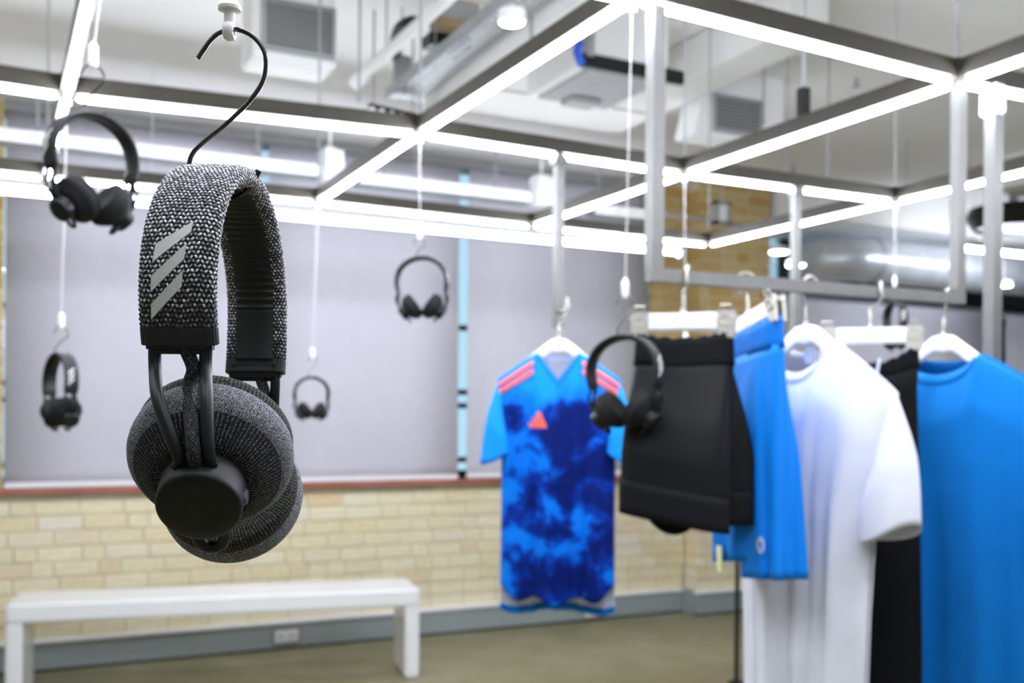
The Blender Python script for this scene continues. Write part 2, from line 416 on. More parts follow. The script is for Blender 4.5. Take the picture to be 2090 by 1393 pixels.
# round white pipe
pa, pb = at_z(716, 163, 2.74), at_z(935, -6, 2.74); pxm = .5 * (pa.x + pb.x)
pp = thing('white_pipe', 'round white pipe with rounded end next to the cable tray', 'pipe', (pxm, pa.y, 2.74))
part('pipe_run', B().tube([(0, -1.9, 0), (0, 0, 0)], .022, 16), 'white_paint', pp)
part('pipe_end', B().lathe([(.0, .03), (.016, .028), (.027, .015), (.028, -.03), (.022, -.04)], 18, Matrix.Rotation(-PI / 2, 4, 'X')), 'white_plastic', pp)
for y in (-.35, -1.0): part('pipe_clip', B().tube([(0, y, .02), (0, y, CZ - 2.74)], .004, 6), 'galvanised', pp)
# dark strut below the tray end; white stubs stand in for light reflections
sa, sb = at_y(752, 216, ta.y), at_y(852, 238, ta.y)
st = thing('mounting_strut', 'dark mounting strut at the cable tray end, white stubs standing in for light reflections', 'bracket', sa)
dv = sb - sa
part('strut_bar', B().tube([(0, 0, 0), dv], .011, 4, square=True), 'dark_metal', st)
for k in range(5):
    p = dv * ((k + .3) / 5); part('glint_stub', B().lathe([(0, -.03), (.014, -.028), (.016, -.01), (.010, 0)], 12, Matrix.Translation(p)), 'white_plastic', st)
part('strut_rod', B().tube([dv * .1, dv * .1 + Vector((0, 0, CZ - sa.z))], .005, 6), 'galvanised', st)
part('strut_rod', B().tube([dv * .9, dv * .9 + Vector((0, 0, CZ - sb.z))], .005, 6), 'galvanised', st)
# black flexible hose and junction boxes over the tray
hz = 2.86
hp = [at_z(x, y, hz) for x, y in ((818, 150), (806, 100), (812, 62), (836, 44), (868, 46))]
hs = thing('flexible_hose', 'black flexible hose looping above the white pipe', 'hose', hp[0])
part('hose_run', B().tube([p - hp[0] for p in bezier(hp, 8)], .020, 12), 'black_hose', hs)
part('hose_drop', B().tube([p - hp[0] for p in bezier([hp[0], at_z(825, 182, 2.80), at_z(826, 150, 2.84)], 6)], .014, 10), 'black_hose', hs)
jb = at_z(935, 60, 2.9)
t = thing('junction_box', 'tan junction box between the white pipe and the cable tray', 'box', jb)
part('case', B().box((-.10, -.07, 0), (.06, .06, .09)), 'tan_card', t, bevel=.005); part('lid', B().box((-.095, -.074, .01), (.055, -.069, .08)), 'grille_grey', t)
jb = at_z(912, 92, 2.88)
t = thing('cable_box', 'dark grey cable box under the tan junction box', 'box', jb)
part('case', B().box((-.09, -.05, -.02), (.09, .05, .03)), 'dark_metal', t, bevel=.004); part('gland', B().lathe([(.012, 0), (.012, .03), (.008, .04)], 10, Matrix.Translation((.04, 0, -.05))), 'black_plastic', t)
# grey box in front of the strut
jb = at_z(820, 145, 2.80)
t = thing('control_box', 'small grey control box hanging beneath the black hose', 'box', jb)
part('case', B().box((-.03, -.02, -.05), (.035, .03, .06)), 'grey_panel', t, bevel=.004); part('cover', B().box((-.024, -.024, -.04), (.029, -.019, .05)), 'grille_grey', t)
part('hanger', B().tube([(0, 0, .06), (0, 0, CZ - 2.8)], .004, 6), 'galvanised', t)

# fan coil unit with blue lagged pipe
fz = 2.76
c0, c1, c2, c3 = at_z(1078, 196, fz), at_z(1186, 217, fz), at_z(1330, 168, fz), at_z(1172, 132, fz)
fcu = thing('fan_coil_unit', 'white fan coil unit with grey underside and dark front edge', 'air unit', (c0.x, c3.y, fz))
wx, wy = max(c1.x - c0.x, .3), c1.y - c3.y
wx = .42
part('casing', B().box((0, 0, .006), (wx, wy, CZ - fz)), 'white_paint', fcu, bevel=.006)
part('underside_panel', B().box((.05, .01, -.004), (wx - .03, wy - .02, .012)), 'grey_panel', fcu, bevel=.003)
part('front_edge', B().box((0, -.03, -.01), (wx + .06, .0, .045)), 'dark_metal', fcu, bevel=.004)
part('drain_pan', B().box((.16, wy - .12, -.02), (.30, wy - .02, .0)), 'grille_grey', fcu, bevel=.003)
bp = at_y(1184, 85, c3.y - .04); bq = at_y(1187, 132, c3.y - .04)
part('lagged_pipe', B().tube([p - Vector((c0.x, c3.y, fz)) for p in bezier([bp, at_y(1178, 105, c3.y - .04), bq], 8)], .016, 12), 'blue_lagging', fcu)
part('pipe_bracket', B().box((bp.x - c0.x + .03, -.05, .03), (bp.x - c0.x + .06, -.02, CZ - fz)), 'galvanised', fcu)

# round downlight
dl = at_z(1045, 42, 2.60)
t = thing('round_downlight', 'glowing round downlight beside the cable tray', 'light', dl)
part('lamp_disc', B().lathe([(0, -.008), (.036, -.008), (.040, 0)], 32), 'downlight', t)
part('lamp_rim', B().lathe([(.040, -.006), (.043, 0), (.042, .03), (.02, .035)], 32), 'white_plastic', t)
part('lamp_rod', B().tube([(.01, 0, .03), (.01, 0, CZ - 2.60)], .004, 6), 'galvanised', t)

# cable basket along the windows with two white boxes
def basket(x0p, x1p, lab):
    a, c = at_y(x0p[0], x0p[1], 5.55), at_y(x1p[0], x1p[1], 5.55)
    zz = .5 * (a.z + c.z)
    t = thing('cable_basket', lab, 'cable tray', (a.x, 5.55, zz)); L = c.x - a.x
    part('tray_side', B().box((0, 0, -.035), (L, .004, .03)), 'white_paint', t, smooth=0)
    part('tray_side', B().box((0, .12, -.035), (L, .124, .03)), 'galvanised', t, smooth=0)
    part('tray_floor', B().box((0, 0, -.035), (L, .124, -.031)), 'galvanised', t, smooth=0)
    n = int(L / .11)
    me = B().box((0, -.006, -.018), (.045, .0, .014)).mesh('tray_slot', smooth=0)
    for i in range(n): put('tray_slot', me, 'duct_paint', t, (i * .11 + .03, 0, 0))
    for x in (L * .15, L * .8): part('drop_rod', B().tube([(x, .06, 0), (x, .06, CZ - zz)], .005, 6), 'galvanised', t)
basket((-40, 268), (655, 348), 'long slotted cable tray along the windows, left of the tall white box')
basket((735, 362), (1086, 402), 'slotted cable tray along the windows between the two white boxes')
basket((1215, 424), (1330, 440), 'short slotted cable tray near the brick pier')
for (x0, y0, x1, y1), lab in (((664, 302, 704, 362), 'white speaker box hanging by the windows, above the small left-hand headphones'), ((1098, 358, 1140, 415), 'white speaker box hanging by the windows, beside the square post')):
    a, c = at_y(x0, y1, 5.5), at_y(x1, y0, 5.5)
    t = thing('speaker_box', lab, 'speaker', (a.x, 5.5, a.z)); w, h = c.x - a.x, c.z - a.z
    part('case', B().box((0, 0, 0), (w * .62, .12, h)), 'white_plastic', t, bevel=.008); part('side_cover', B().box((-w * .0, -.03, h * .1), (w * .35, .0, h * .9)), 'white_gloss', t, bevel=.005)
    part('end_plate', B().box((w * .62, .01, .01), (w, .11, h - .01)), 'white_paint', t, bevel=.004)
    part('drop_rod', B().tube([(w * .4, .06, h), (w * .4, .06, CZ - a.z)], .008, 8), 'white_paint', t)
# conduit and square fitting near the pier
a, c = at_y(1330, 432, 5.3), at_y(1600, 472, 5.3)
t = thing('conduit_pipe', 'thin grey conduit pipe crossing in front of the brick pier', 'pipe', (a.x, 5.3, a.z)); part('pipe_run', B().tube([(0, 0, 0), (c - a)], .012, 10), 'grey_panel', t)
part('elbow', B().tube(bezier([(c - a), (c - a) + Vector((.05, 0, .02)), (c - a) + Vector((.07, 0, .12)), (c - a) + Vector((.07, 0, CZ - c.z))], 5), .012, 10), 'grey_panel', t)
a = at_y(1462, 455, 5.18); c = at_y(1492, 412, 5.18)
t = thing('square_fitting', 'small square white light fitting hanging before the brick pier', 'fitting', (a.x, 5.18, a.z)); w, h = c.x - a.x, c.z - a.z
fr = B()
for lo, hi in (((0, 0, 0), (w, .05, .02)), ((0, 0, h - .02), (w, .05, h)), ((0, 0, 0), (.02, .05, h)), ((w - .02, 0, 0), (w, .05, h))): fr.box(lo, hi)
part('frame', fr, 'grey_panel', t); part('diffuser', B().box((.02, .015, .02), (w - .02, .035, h - .02)), 'white_gloss', t); part('drop_rod', B().tube([(w / 2, .025, h), (w / 2, .025, CZ - a.z)], .006, 6), 'galvanised', t)
# long linear pendant near the windows
pe, pl = at_y(1388, 517, 5.0), at_y(-60, 384, 5.0)
t = thing('linear_pendant', 'long glowing linear pendant light hanging before the grey blinds', 'light', (pe.x, 5.0, pe.z)); dv = pl - pe
part('lamp_tube', B().tube([(0, 0, 0), dv], .009, 14), 'led_pendant', t); part('lamp_back', B().box((dv.x, -.015, .02), (0, .015, .05), Matrix.Translation((0, 0, 0))), 'white_paint', t)
part('end_cap', B().lathe([(.0, .012), (.018, .008), (.024, 0), (.024, -.01)], 14, Matrix.Rotation(PI / 2, 4, 'Y')), 'white_plastic', t)
for k in (.1, .45, .8): part('suspension_wire', B().tube([dv * k, dv * k + Vector((0, 0, CZ - pe.z))], .0025, 5), 'nylon_line', t)
pa2, pb2 = at_y(1962, 506, 5.0), at_y(2200, 528, 5.0)
t = thing('linear_pendant', 'bright linear pendant light above the round silver duct at far right', 'light', (pa2.x, 5.0, pa2.z)); dv = pb2 - pa2; dv.z = 0
part('lamp_tube', B().tube([(0, 0, 0), dv], .016, 14), 'led_pendant', t); part('lamp_back', B().box((0, -.02, .015), (dv.x, .02, .05)), 'white_paint', t)
for k in (.1, .9): part('suspension_wire', B().tube([dv * k, dv * k + Vector((0, 0, CZ - pa2.z))], .0025, 5), 'nylon_line', t)
# two oval lamps glimpsed beside the pier
for (x, y), lab in (((1590, 514), 'upper glowing oval lamp right of the brick pier'), ((1624, 541), 'lower glowing oval lamp right of the brick pier'), ((2048, 582), 'glowing oval lamp right of the tall support post')):
    p = at_y(x, y, 5.4); t = thing('oval_lamp', lab, 'light', p)
    part('lamp_disc', B().lathe([(0, -.01), (.055, -.008), (.065, .004), (0, .006)], 24), 'downlight', t); part('lamp_cup', B().lathe([(.066, 0), (.06, .03), (.01, .04)], 24), 'white_plastic', t)
    part('lamp_wire', B().tube([(0, 0, .03), (0, 0, CZ - p.z)], .003, 5), 'nylon_line', t)
# threaded rods dropping from the ceiling
for px_, y0, y1, yy in ((733, 0, 205, 3.6), (1558, 150, 252, 3.9), (1606, 120, 300, 3.4), (1690, 168, 372, 3.5), (1605, 300, 440, 4.4), (1850, 345, 395, 4.5)):
    c = at_y(px_, y1, yy); t = thing('threaded_rod', {733: 'thin steel rod dropping from the ceiling left of the cable tray', 1558: 'thin steel rod in front of the right-hand air vent', 1606: 'thin steel rod just right of the right-hand air vent', 1690: 'thin steel rod above the blue shorts, right of the frame bracket', 1605: 'thin steel rod above the back light beam near the pier', 1850: 'short thin rod above the light frame joint'}[px_ if not (px_ == 1605) else 1605], 'rod', c)
    part('rod', B().tube([(0, 0, 0), (0, 0, CZ - c.z)], .005, 6), 'galvanised', t); part('nut', B().lathe([(.009, 0), (.009, .012)], 6), 'galvanised', t)
# right-hand bulkhead, beam and round silver duct
struct('trim_4', B().box((PX1 + .05, 5.55, 2.80), (13, WY + .2, CZ)), 'ceiling_paint', 'grey bulkhead over the far right windows', bevel=.005)
struct('trim_5', B().box((PX1 + .6, 4.3, 2.86), (13, 4.6, CZ)), 'duct_paint', 'white downstand beam at the right of the ceiling', bevel=.005)
d0 = at_y(1748, 528, 5.75); rad = .165
t = thing('round_duct', 'fat round silver duct running past the far right windows', 'duct', d0)
path = [(-.15, .35, .02), (-.16, .2, .01), (-.12, .08, 0), (0, 0, 0)] + [(x, 0, 0) for x in (.4, 1.2, 2.2, 3.2, 5, 7)]
part('duct_run', B().tube(bezier(path, 4), rad, 28, updir=(0, 0, 1)), 'duct_silver', t)
me = B().tube([(-.02, 0, 0), (.02, 0, 0)], rad + .008, 28).mesh('duct_collar')
for x in (.12, 1.3, 2.5): put('duct_collar', me, 'galvanised', t, (x, 0, 0))
sq = at_z(1748, 175, CZ - .04); t = thing('sprinkler_head', 'small sprinkler head on the grey ceiling at upper right', 'sprinkler', sq)
part('stem', B().tube([(0, 0, 0), (0, 0, .04)], .009, 8), 'galvanised', t); part('deflector', B().lathe([(.02, -.005), (.02, 0), (.006, .006)], 14), 'galvanised', t)
rc = at_z(2068, 462, 2.70); t = thing('recess_dark_body', 'dark rounded body added for the dark ceiling recess at the far right', 'speaker', rc)  # dark body added in place of the dark recess in the ceiling
part('case', B().lathe([(0, -.03), (.25, -.02), (.30, .06), (.28, .12)], 28), 'dark_metal', t); part('stem', B().tube([(0, 0, .1), (0, 0, CZ - 2.70)], .03, 10), 'galvanised', t)

# ================================================================== ROLLER BLINDS
def blind(x0, x1, z0, z1, y, lab):
    t = thing('roller_blind', lab, 'blind', (x0, y, z0)); w = x1 - x0
    n = 24; R = []
    for i in range(n + 1):
        z = (z1 - z0) * i / n; R.append([(0, .004 * math.sin(i * .7), z), (w * .35, .006 * math.sin(i * .5 + 1), z), (w * .7, .005 * math.sin(i * .6 + 2), z), (w, .004 * math.sin(i * .7 + 3), z)])
    bb = B().rings(R, closed=False, caps=False); o = part('fabric', bb, 'blind_fabric', t)
    md = o.modifiers.new('thickness', 'SOLIDIFY'); md.thickness = .002
    part('bottom_rail', B().box((0, -.012, -.006), (w, .012, .022)), 'white_plastic', t, bevel=.004)
    part('roller_tube', B().tube([(0, .03, z1 - z0), (w, .03, z1 - z0)], .03, 16), 'grey_panel', t)
    return t
BY = WY + .03
blind(.052, 1.415, .990, 3.00, BY, 'grey roller blind at the far left behind the hooked headphones')
blind(1.455, 2.695, .990, 3.00, BY, 'wide grey roller blind left of the bright window gap')
blind(2.76, 4.155, .994, 3.00, BY, 'grey roller blind behind the tie-dye shirt, beside the brick pier')
gx = at_y(2036, 680, BY).x; gx2 = at_y(2053, 680, BY).x
blind(PX1 + .10, gx, .99, 2.33, BY, 'grey roller blind behind the hanging rail, right of the brick pier')
blind(gx2, 12.5, .99, 2.31, BY, 'grey roller blind at the far right edge behind the blue shirt')

# ================================================================== BENCH, SOCKETS, FLOOR STAND
b0, b1 = Vector((-.03, 5.60, 0)), Vector((1.93, 5.16, 0))
bz = .475
e0 = at_z(10, 1233, bz); e1 = at_z(857, 1200, bz); eb = at_z(815, 1178, bz)
dirx = (e1 - e0); L = dirx.length; ang = math.atan2(dirx.y, dirx.x); W = .37
bench = thing('bench', 'long white bench with slab legs standing in front of the brick wall', 'bench', (e0.x, e0.y, 0), ang)
def soft_box(lo, hi): return B().box(lo, hi)
part('seat', soft_box((0, 0, bz - .095), (L, W, bz)), 'white_gloss', bench, bevel=.012, seg=3)
part('leg', soft_box((0, 0, 0), (.075, W, bz - .09)), 'white_gloss', bench, bevel=.012, seg=3)
part('leg', soft_box((L - .075, 0, 0), (L, W, bz - .09)), 'white_gloss', bench, bevel=.012, seg=3)
def socket(px_, py_, lab):
    p = at_y(px_, py_, WY - .035); t = thing('power_socket', lab, 'socket', (p.x, WY - .036, p.z))
    part('surround', B().box((-.085, -.004, -.048), (.085, .002, .048)), 'grey_panel', t, bevel=.004)
    part('face_plate', B().box((-.072, -.012, -.036), (.072, .0, .036)), 'white_plastic', t, bevel=.004)
    for x in (-.036, .036):
        sw = part('outlet', B().box((x - .03, -.016, -.032), (x + .03, -.011, .032)), 'white_gloss', t, bevel=.003)
        for dx, dz_, w, h in ((-.010, .006, .0025, .007), (.010, .006, .0025, .007), (0, -.009, .0025, .007)):
            part('slot', B().box((x + dx - w, -.018, dz_ - h), (x + dx + w, -.015, dz_ + h)), 'dark_metal', sw, smooth=0)
    part('rocker_switch', B().box((-.006, -.02, .012), (.006, -.01, .03)), 'white_plastic', t)
socket(584, 1297, 'white double power socket in the grey trunking beneath the bench')
socket(1212, 1247, 'white double power socket in the grey trunking below the tie-dye shirt')
p = at_z(1503, 1389, 0.012)
t = thing('floor_stand', 'thin dark floor stand pole behind the blue shorts', 'stand', (p.x, p.y, 0))
part('pole', B().tube([(0, 0, .01), (0, 0, 1.55)], .012, 10), 'dark_metal', t); part('base', B().lathe([(.0, .0), (.045, 0), (.045, .008), (.02, .014), (.014, .03)], 32), 'dark_metal', t); part('collar', B().lathe([(.018, 0), (.018, .03), (.013, .035)], 16, Matrix.Translation((0, 0, .9))), 'steel', t)

# ================================================================== LIGHT FRAME
COLS = {-2: -.71, -1: .145, 0: .997, 1: 1.83, 2: 2.687, 3: 3.54}
ROWS = {-2: -.43, -1: .56, 0: 1.548, 1: 2.538, 2: 3.511}
FZ = CAMH + .722
NODE = {(0, 2): (650, 415), (0, 1): (857, 277), (0, 0): (1290, 4), (1, 2): (1087, 463), (1, 1): (1397, 358), (1, 0): (1954, 172), (2, 2): (1446, 501), (2, 1): (1827, 414), (-1, 1): (137, 200)}
def node(i, j):
    if (i, j) in NODE:
        p = at_y(*NODE[(i, j)], ROWS[j]); return p
    return Vector((COLS[i], ROWS[j], FZ))
frame = thing('light_frame', 'suspended grey metal grid frame with glowing white tubes along its beams', 'light frame', (1.5, 2.0, FZ))
FO = Vector((1.5, 2.0, FZ))
BEAMW, BEAMH = .026, .040
def beam(a, c, tube=True):
    d = (c - a).normalized(); side = d.cross(UP).normalized(); up = side.cross(d)
    v = []
    for p in (a, c):
        for sx, sz in ((-.5, .009), (.5, .009), (.5, .009 + BEAMH), (-.5, .009 + BEAMH)):
            v.append(p + side * (sx * BEAMW) + UP * sz - FO)
    part('beam', B().add(v, [(0, 1, 2, 3), (7, 6, 5, 4), (0, 4, 5, 1), (1, 5, 6, 2), (2, 6, 7, 3), (3, 7, 4, 0)]), 'beam_metal', frame, smooth=0, bevel=.002, seg=1)
    if tube:
        L = (c - a).length; q = .020
        ends = [a + d * q, c - d * q]; pts = []; rr = []
        for t_, r_ in ((0, .3), (.004, .75), (.010, 1), (.5, 1)): pts.append(a + d * (q + t_ * (1 if t_ < .5 else 0)) if t_ < .5 else (a + c) * .5); rr.append(.0056 * r_)
        for t_, r_ in ((.010, 1), (.004, .75), (0, .3)): pts.append(c - d * (q + t_)); rr.append(.0056 * r_)
        part('led_tube', B().tube([p - FO for p in pts], rr, 10), 'led', frame)
def joint(i, j):
    p = node(i, j) - FO
    part('joint', B().box((p.x - .016, p.y - .016, p.z + .002), (p.x + .016, p.y + .016, p.z + .052)), 'beam_metal', frame, bevel=.002, seg=1)
for j in (-1, 0, 1, 2):
    for i in (-2, -1, 0, 1, 2):
        if (i, j) in ((2, 2),): continue
        if i == 2 and j == 1: continue
        beam(node(i, j), node(i + 1, j))
for i in (-1, 0, 1, 2):
    for j in (-2, -1, 0, 1):
        beam(node(i, j), node(i, j + 1))
for j in (-1, 0, 1, 2):
    for i in (-1, 0, 1, 2): joint(i, j)
for i, j in ((-1, 2), (0, 1), (1, 1), (2, 1), (1, 0), (0, 2), (2, 2), (-1, 0), (0, 0), (2, 0), (-1, -1)):
    p = node(i, j) - FO
    part('suspension_rod', B().tube([p + Vector((0, 0, .05)), Vector((p.x, p.y, CZ - FZ))], .0035, 6), 'galvanised', frame)
for (px_, py_), (a, c) in (((1637, 258), (node(1, 0), node(1, 1))),):
    m = min(range(101), key=lambda k: abs((a + (c - a) * (k / 100) - CAM).dot(RGT) / depth(a + (c - a) * (k / 100)) - (px_ - 1045) / FPX)); p = a + (c - a) * (m / 100) - FO
    part('hanger_bracket', B().box((p.x - .012, p.y - .012, p.z + .05), (p.x + .012, p.y + .012, p.z + .12)), 'dark_metal', frame)
    part('suspension_rod', B().tube([p + Vector((0, 0, .1)), Vector((p.x, p.y, CZ - FZ))], .0045, 6), 'galvanised', frame)
for a, c, ks in ((node(0, 0), node(0, 1), (.45, .55)), (node(0, 1), node(0, 2), (.12, .35, .6))):
    for k in ks:
        p = a + (c - a) * k - FO; part('screw', B().lathe([(0, -.004), (.006, -.003), (.007, 0)], 10, Matrix.Translation(p + Vector((-BEAMW / 2, 0, .034))) @ Matrix.Rotation(-PI / 2, 4, 'Y')), 'dark_metal', frame)

# hanging clothes rail
RY = ROWS[0]; RZ = CAMH + .256
pl_, pr_ = at_y(1335, 562, RY), at_y(1954, 609, RY)
rail = thing('clothes_rail', 'square steel clothes rail dropping from the light frame, holding shirts and shorts', 'clothes rail', (pl_.x, RY, pl_.z))
RO = Vector((pl_.x, RY, pl_.z)); rb = pr_ - pl_
part('rail_bar', B().tube([(-.012, 0, 0), rb + Vector((.012, 0, 0))], .0115, 4, square=True, updir=(0, 0, 1)), 'steel', rail, smooth=0)
part('rail_post', B().tube([(0, 0, .0115), (0, 0, FZ - RO.z + .01)], .0125, 4, square=True, updir=(0, 1, 0)), 'steel', rail, smooth=0)
part('rail_post', B().tube([rb + Vector((0, 0, .0115)), Vector((rb.x, 0, FZ - RO.z + .01))], .0115, 4, square=True, updir=(0, 1, 0)), 'steel', rail, smooth=0)
def bar_at(px_):
    r = ray(px_, 585); k = RY / r.y; x = k * r.x; return Vector((x, RY, RO.z + rb.z * (x - RO.x) / rb.x))
def drop_post(px_, ytop, ybot, row, lab, peg=True):
    a, c = at_y(px_, ytop, ROWS[row]), at_y(px_, ybot, ROWS[row])
    t = thing('drop_post', lab, 'post', c)
    part('post', B().tube([(0, 0, 0), (0, 0, a.z - c.z + .01)], .0115, 4, square=True, updir=(0, 1, 0)), 'steel', t, smooth=0)
    if peg: part('peg', B().tube([(0, .01, .045), (0, -.06, .045), (0, -.066, .056)], .005, 8), 'bright_steel', t)
    part('top_collar', B().box((-.02, -.018, a.z - c.z - .02), (.02, .018, a.z - c.z + .004)), 'steel', t, bevel=.002)
    return c
dp = drop_post(1138, 322, 668, 1, 'slim square steel post holding the tie-dye shirt')
drop_post(1622, 385, 700, 1, 'slim square steel post behind the blue shorts hanger', peg=False)
lp = at_y(2029, 195, RY)
t = thing('support_post', 'tall square steel support post behind the plain blue shirt', 'post', (lp.x, RY, 0))
part('post', B().tube([(0, 0, 0), (0, 0, lp.z + .02)], .0135, 4, square=True, updir=(0, 1, 0)), 'steel', t, smooth=0)
part('foot_plate', B().box((-.06, -.06, 0), (.06, .06, .008)), 'steel', t, bevel=.002)
part('head_fitting', B().box((-.02, -.022, lp.z - .045), (.012, .022, lp.z + .02)), 'white_plastic', t, bevel=.004)

# ================================================================== HEADPHONES
# local axes: x across the band, y ear to ear, z up; origin at the top of the band
R0 = .0625
def band_path(dropn, dropf):
    """centre line of the headband from the near end (y<0) to the far end"""
    P = []
    arc = [(-R0 * math.cos(a), -R0 + (R0 - .0065) * math.sin(a)) for a in np.linspace(0, PI, 121)]
    legn = [(-R0 + .0035 * ((s / dropn) ** 2), -R0 - s) for s in np.linspace(dropn, 0, 25)[:-1]] if dropn > 0 else []
    legf = [(R0 - .0035 * ((s / dropf) ** 2), -R0 - s) for s in np.linspace(0, dropf, 25)[1:]] if dropf > 0 else []
    P = np.array(legn + arc + legf)
    d = np.sqrt((np.diff(P, axis=0) ** 2).sum(1)); s = np.concatenate([[0], np.cumsum(d)])
    return P, s
def resample(P, s, n):
    q = np.linspace(0, s[-1], n); y = np.interp(q, s, P[:, 0]); z = np.interp(q, s, P[:, 1])
    ty = np.gradient(y); tz = np.gradient(z); l = np.hypot(ty, tz)
    return q, y, z, -tz / l, ty / l      # outward normal = left of travel
def build_headphones(root, hero, asym=True):
    dn, df = (.0215, .028) if asym else (.024, .024)
    P, s = band_path(dn, df); L = s[-1]
    hw, ht = .0146, .0042            # half width, half thickness of the padded band
    cover_mat = 'knit_yarn' if hero else 'small_band'
    ns, nc = (820, 264) if hero else (70, 24)
    q, y, z, ny, nz = resample(P, s, ns)
    # cross-section: rounded slab, perimeter parameterised by arc length
    th = np.linspace(0, 2 * PI, 721); cx = hw * np.sign(np.cos(th)) * np.abs(np.cos(th)) ** .45; cz = ht * np.sign(np.sin(th)) * np.abs(np.sin(th)) ** .7
    pl = np.concatenate([[0], np.cumsum(np.hypot(np.diff(cx), np.diff(cz)))]); per = pl[-1]
    c = np.linspace(0, per, nc, endpoint=False); X = np.interp(c, pl, cx); O = np.interp(c, pl, cz)
    e = 1e-4; X2 = np.interp((c + e) % per, pl, cx); O2 = np.interp((c + e) % per, pl, cz); tx, to = X2 - X, O2 - O; ll = np.hypot(tx, to) + 1e-12; nX, nO = to / ll, -tx / ll
    H = np.zeros((ns, nc)); F = np.zeros((ns, nc))
    if hero:
        rng = np.random.default_rng(3)
        NR, NC = int(L / .00175), int(per / .00165)
        S, C_ = np.meshgrid(q / L * NR, c / per * NC, indexing='ij')
        # wander a little so that the rows are not ruled
        S = S + .12 * np.sin(C_ * .9) + .10 * np.sin(S * .37); C2 = C_ + .12 * np.sin(S * .8)
        row = np.floor(S).astype(int); sh = (row % 2) * .5
        colu = np.floor(C2 + sh).astype(int) % NC; fs = S - row - .5; fc = (C2 + sh) - np.floor(C2 + sh) - .5
        til = np.where((colu + row) % 2 == 0, .75, -.75) + rng.uniform(-.25, .25, (NR + 6, NC))[np.clip(row, 0, NR + 5), colu]
        a = fs + til * fc; bb = fc - til * fs * .6
        r2 = (a / .50) ** 2 + (bb / .62) ** 2
        Hb = np.clip(1 - r2, 0, 1) ** .55
        H = .00085 * Hb - .00035
        br = rng.uniform(0, 1, (NR + 6, NC))[np.clip(row, 0, NR + 5), colu]
        strand = .5 + .5 * np.sin(bb * 22 + br * 9)
        F = (.41 + .42 * strand + .40 * (br - .5)) * Hb
        # the knitting fades to plain black rib at both ends
        endd = np.minimum(q, L - q)[:, None]
        fade = np.clip((endd - .007) / .020, 0, 1); F = F * (.55 + .45 * fade) * (endd > .0068)
        rib = .00016 * np.sin(C_ / NC * per / .0012 * 2 * PI); k = (endd < .0068)
        H = np.where(k, rib + .0002, H)
    xs = X[None, :] + nX[None, :] * H; os_ = O[None, :] + nO[None, :] * H
    V = np.empty((ns, nc, 3)); V[..., 0] = xs; V[..., 1] = y[:, None] + ny[:, None] * os_; V[..., 2] = z[:, None] + nz[:, None] * os_
    me = bpy.data.meshes.new('knit_cover')
    i, j = np.meshgrid(np.arange(ns - 1), np.arange(nc), indexing='ij'); j2 = (j + 1) % nc
    Fq = np.stack([i * nc + j, i * nc + j2, (i + 1) * nc + j2, (i + 1) * nc + j], -1).reshape(-1, 4)
    caps = [tuple(range(nc)), tuple(range((ns - 1) * nc, ns * nc))]
    me.vertices.add(ns * nc); me.vertices.foreach_set('co', V.reshape(-1))
    nl = Fq.size + 2 * nc; me.loops.add(nl); me.loops.foreach_set('vertex_index', np.concatenate([Fq.reshape(-1), np.array(caps[0][::-1]), np.array(caps[1])]).astype(np.int32))
    me.polygons.add(len(Fq) + 2); st_ = np.concatenate([np.arange(len(Fq)) * 4, [len(Fq) * 4, len(Fq) * 4 + nc]]); me.polygons.foreach_set('loop_start', st_.astype(np.int32))
    me.update(calc_edges=True); me.validate()
    bm = bmesh.new(); bm.from_mesh(me); bmesh.ops.recalc_face_normals(bm, faces=bm.faces[:]); bm.to_mesh(me); bm.free()
    me.polygons.foreach_set('use_smooth', [True] * len(me.polygons))
    if hero:
        at_ = me.attributes.new('fleck', 'FLOAT', 'POINT'); at_.data.foreach_set('value', F.reshape(-1).astype(np.float32))
    band = put('headband', me, cover_mat, root, label='grey melange knitted headband' if hero else None)
    # ribbed inner pad
    n2 = 520 if hero else 60; q2, y2, z2, n2y, n2z = resample(P, s, n2); w = .0092
    Rr = []
    for k in range(n2):
        sfrac = min(q2[k], L - q2[k])
        if sfrac < .006: continue
        ribv = .0007 * (max(0, math.sin(q2[k] / .0042 * 2 * PI)) ** .6) if sfrac > .032 else .0005
        base, top = -(ht - .0004), -(ht + .0013 + ribv)
        ring = []
        for xx, oo in ((-w, base), (-w, top + .0004), (-w + .0006, top), (w - .0006, top), (w, top + .0004), (w, base)):
            ring.append((xx, y2[k] + n2y[k] * oo, z2[k] + n2z[k] * oo))
        Rr.append(ring)
    part('inner_pad', B().rings(Rr), 'rubber_pad', band if hero else root, smooth=50)
    # three slanted bars
    def wz(zv, sgn):
        half = P[:, 0] < 0; yy = np.interp(zv, P[half][:, 1][:75], P[half][:, 0][:75]); return yy
    def near_surf(x, zv, off):
        m = int(np.argmin(np.abs(P[:120, 1] - zv) + (P[:120, 0] > 0) * 9)) if False else None
        half = P[:85]; yy = np.interp(zv, half[:, 1], half[:, 0]); dy = (np.interp(zv + 1e-4, half[:, 1], half[:, 0]) - yy) / 1e-4
        nrm = np.array([-1, dy]) / math.hypot(1, dy); return Vector((x, yy + nrm[0] * off, zv + nrm[1] * off))
    bars = [((-.0086, -.0542), (-.0080, -.0478), (.0052, -.0390), (.0048, -.0432)), ((-.0089, -.0648), (-.0088, -.0592), (.0037, -.0475), (.0034, -.0530)), ((-.0090, -.0745), (-.0088, -.0690), (.0031, -.0572), (.0028, -.0628))]
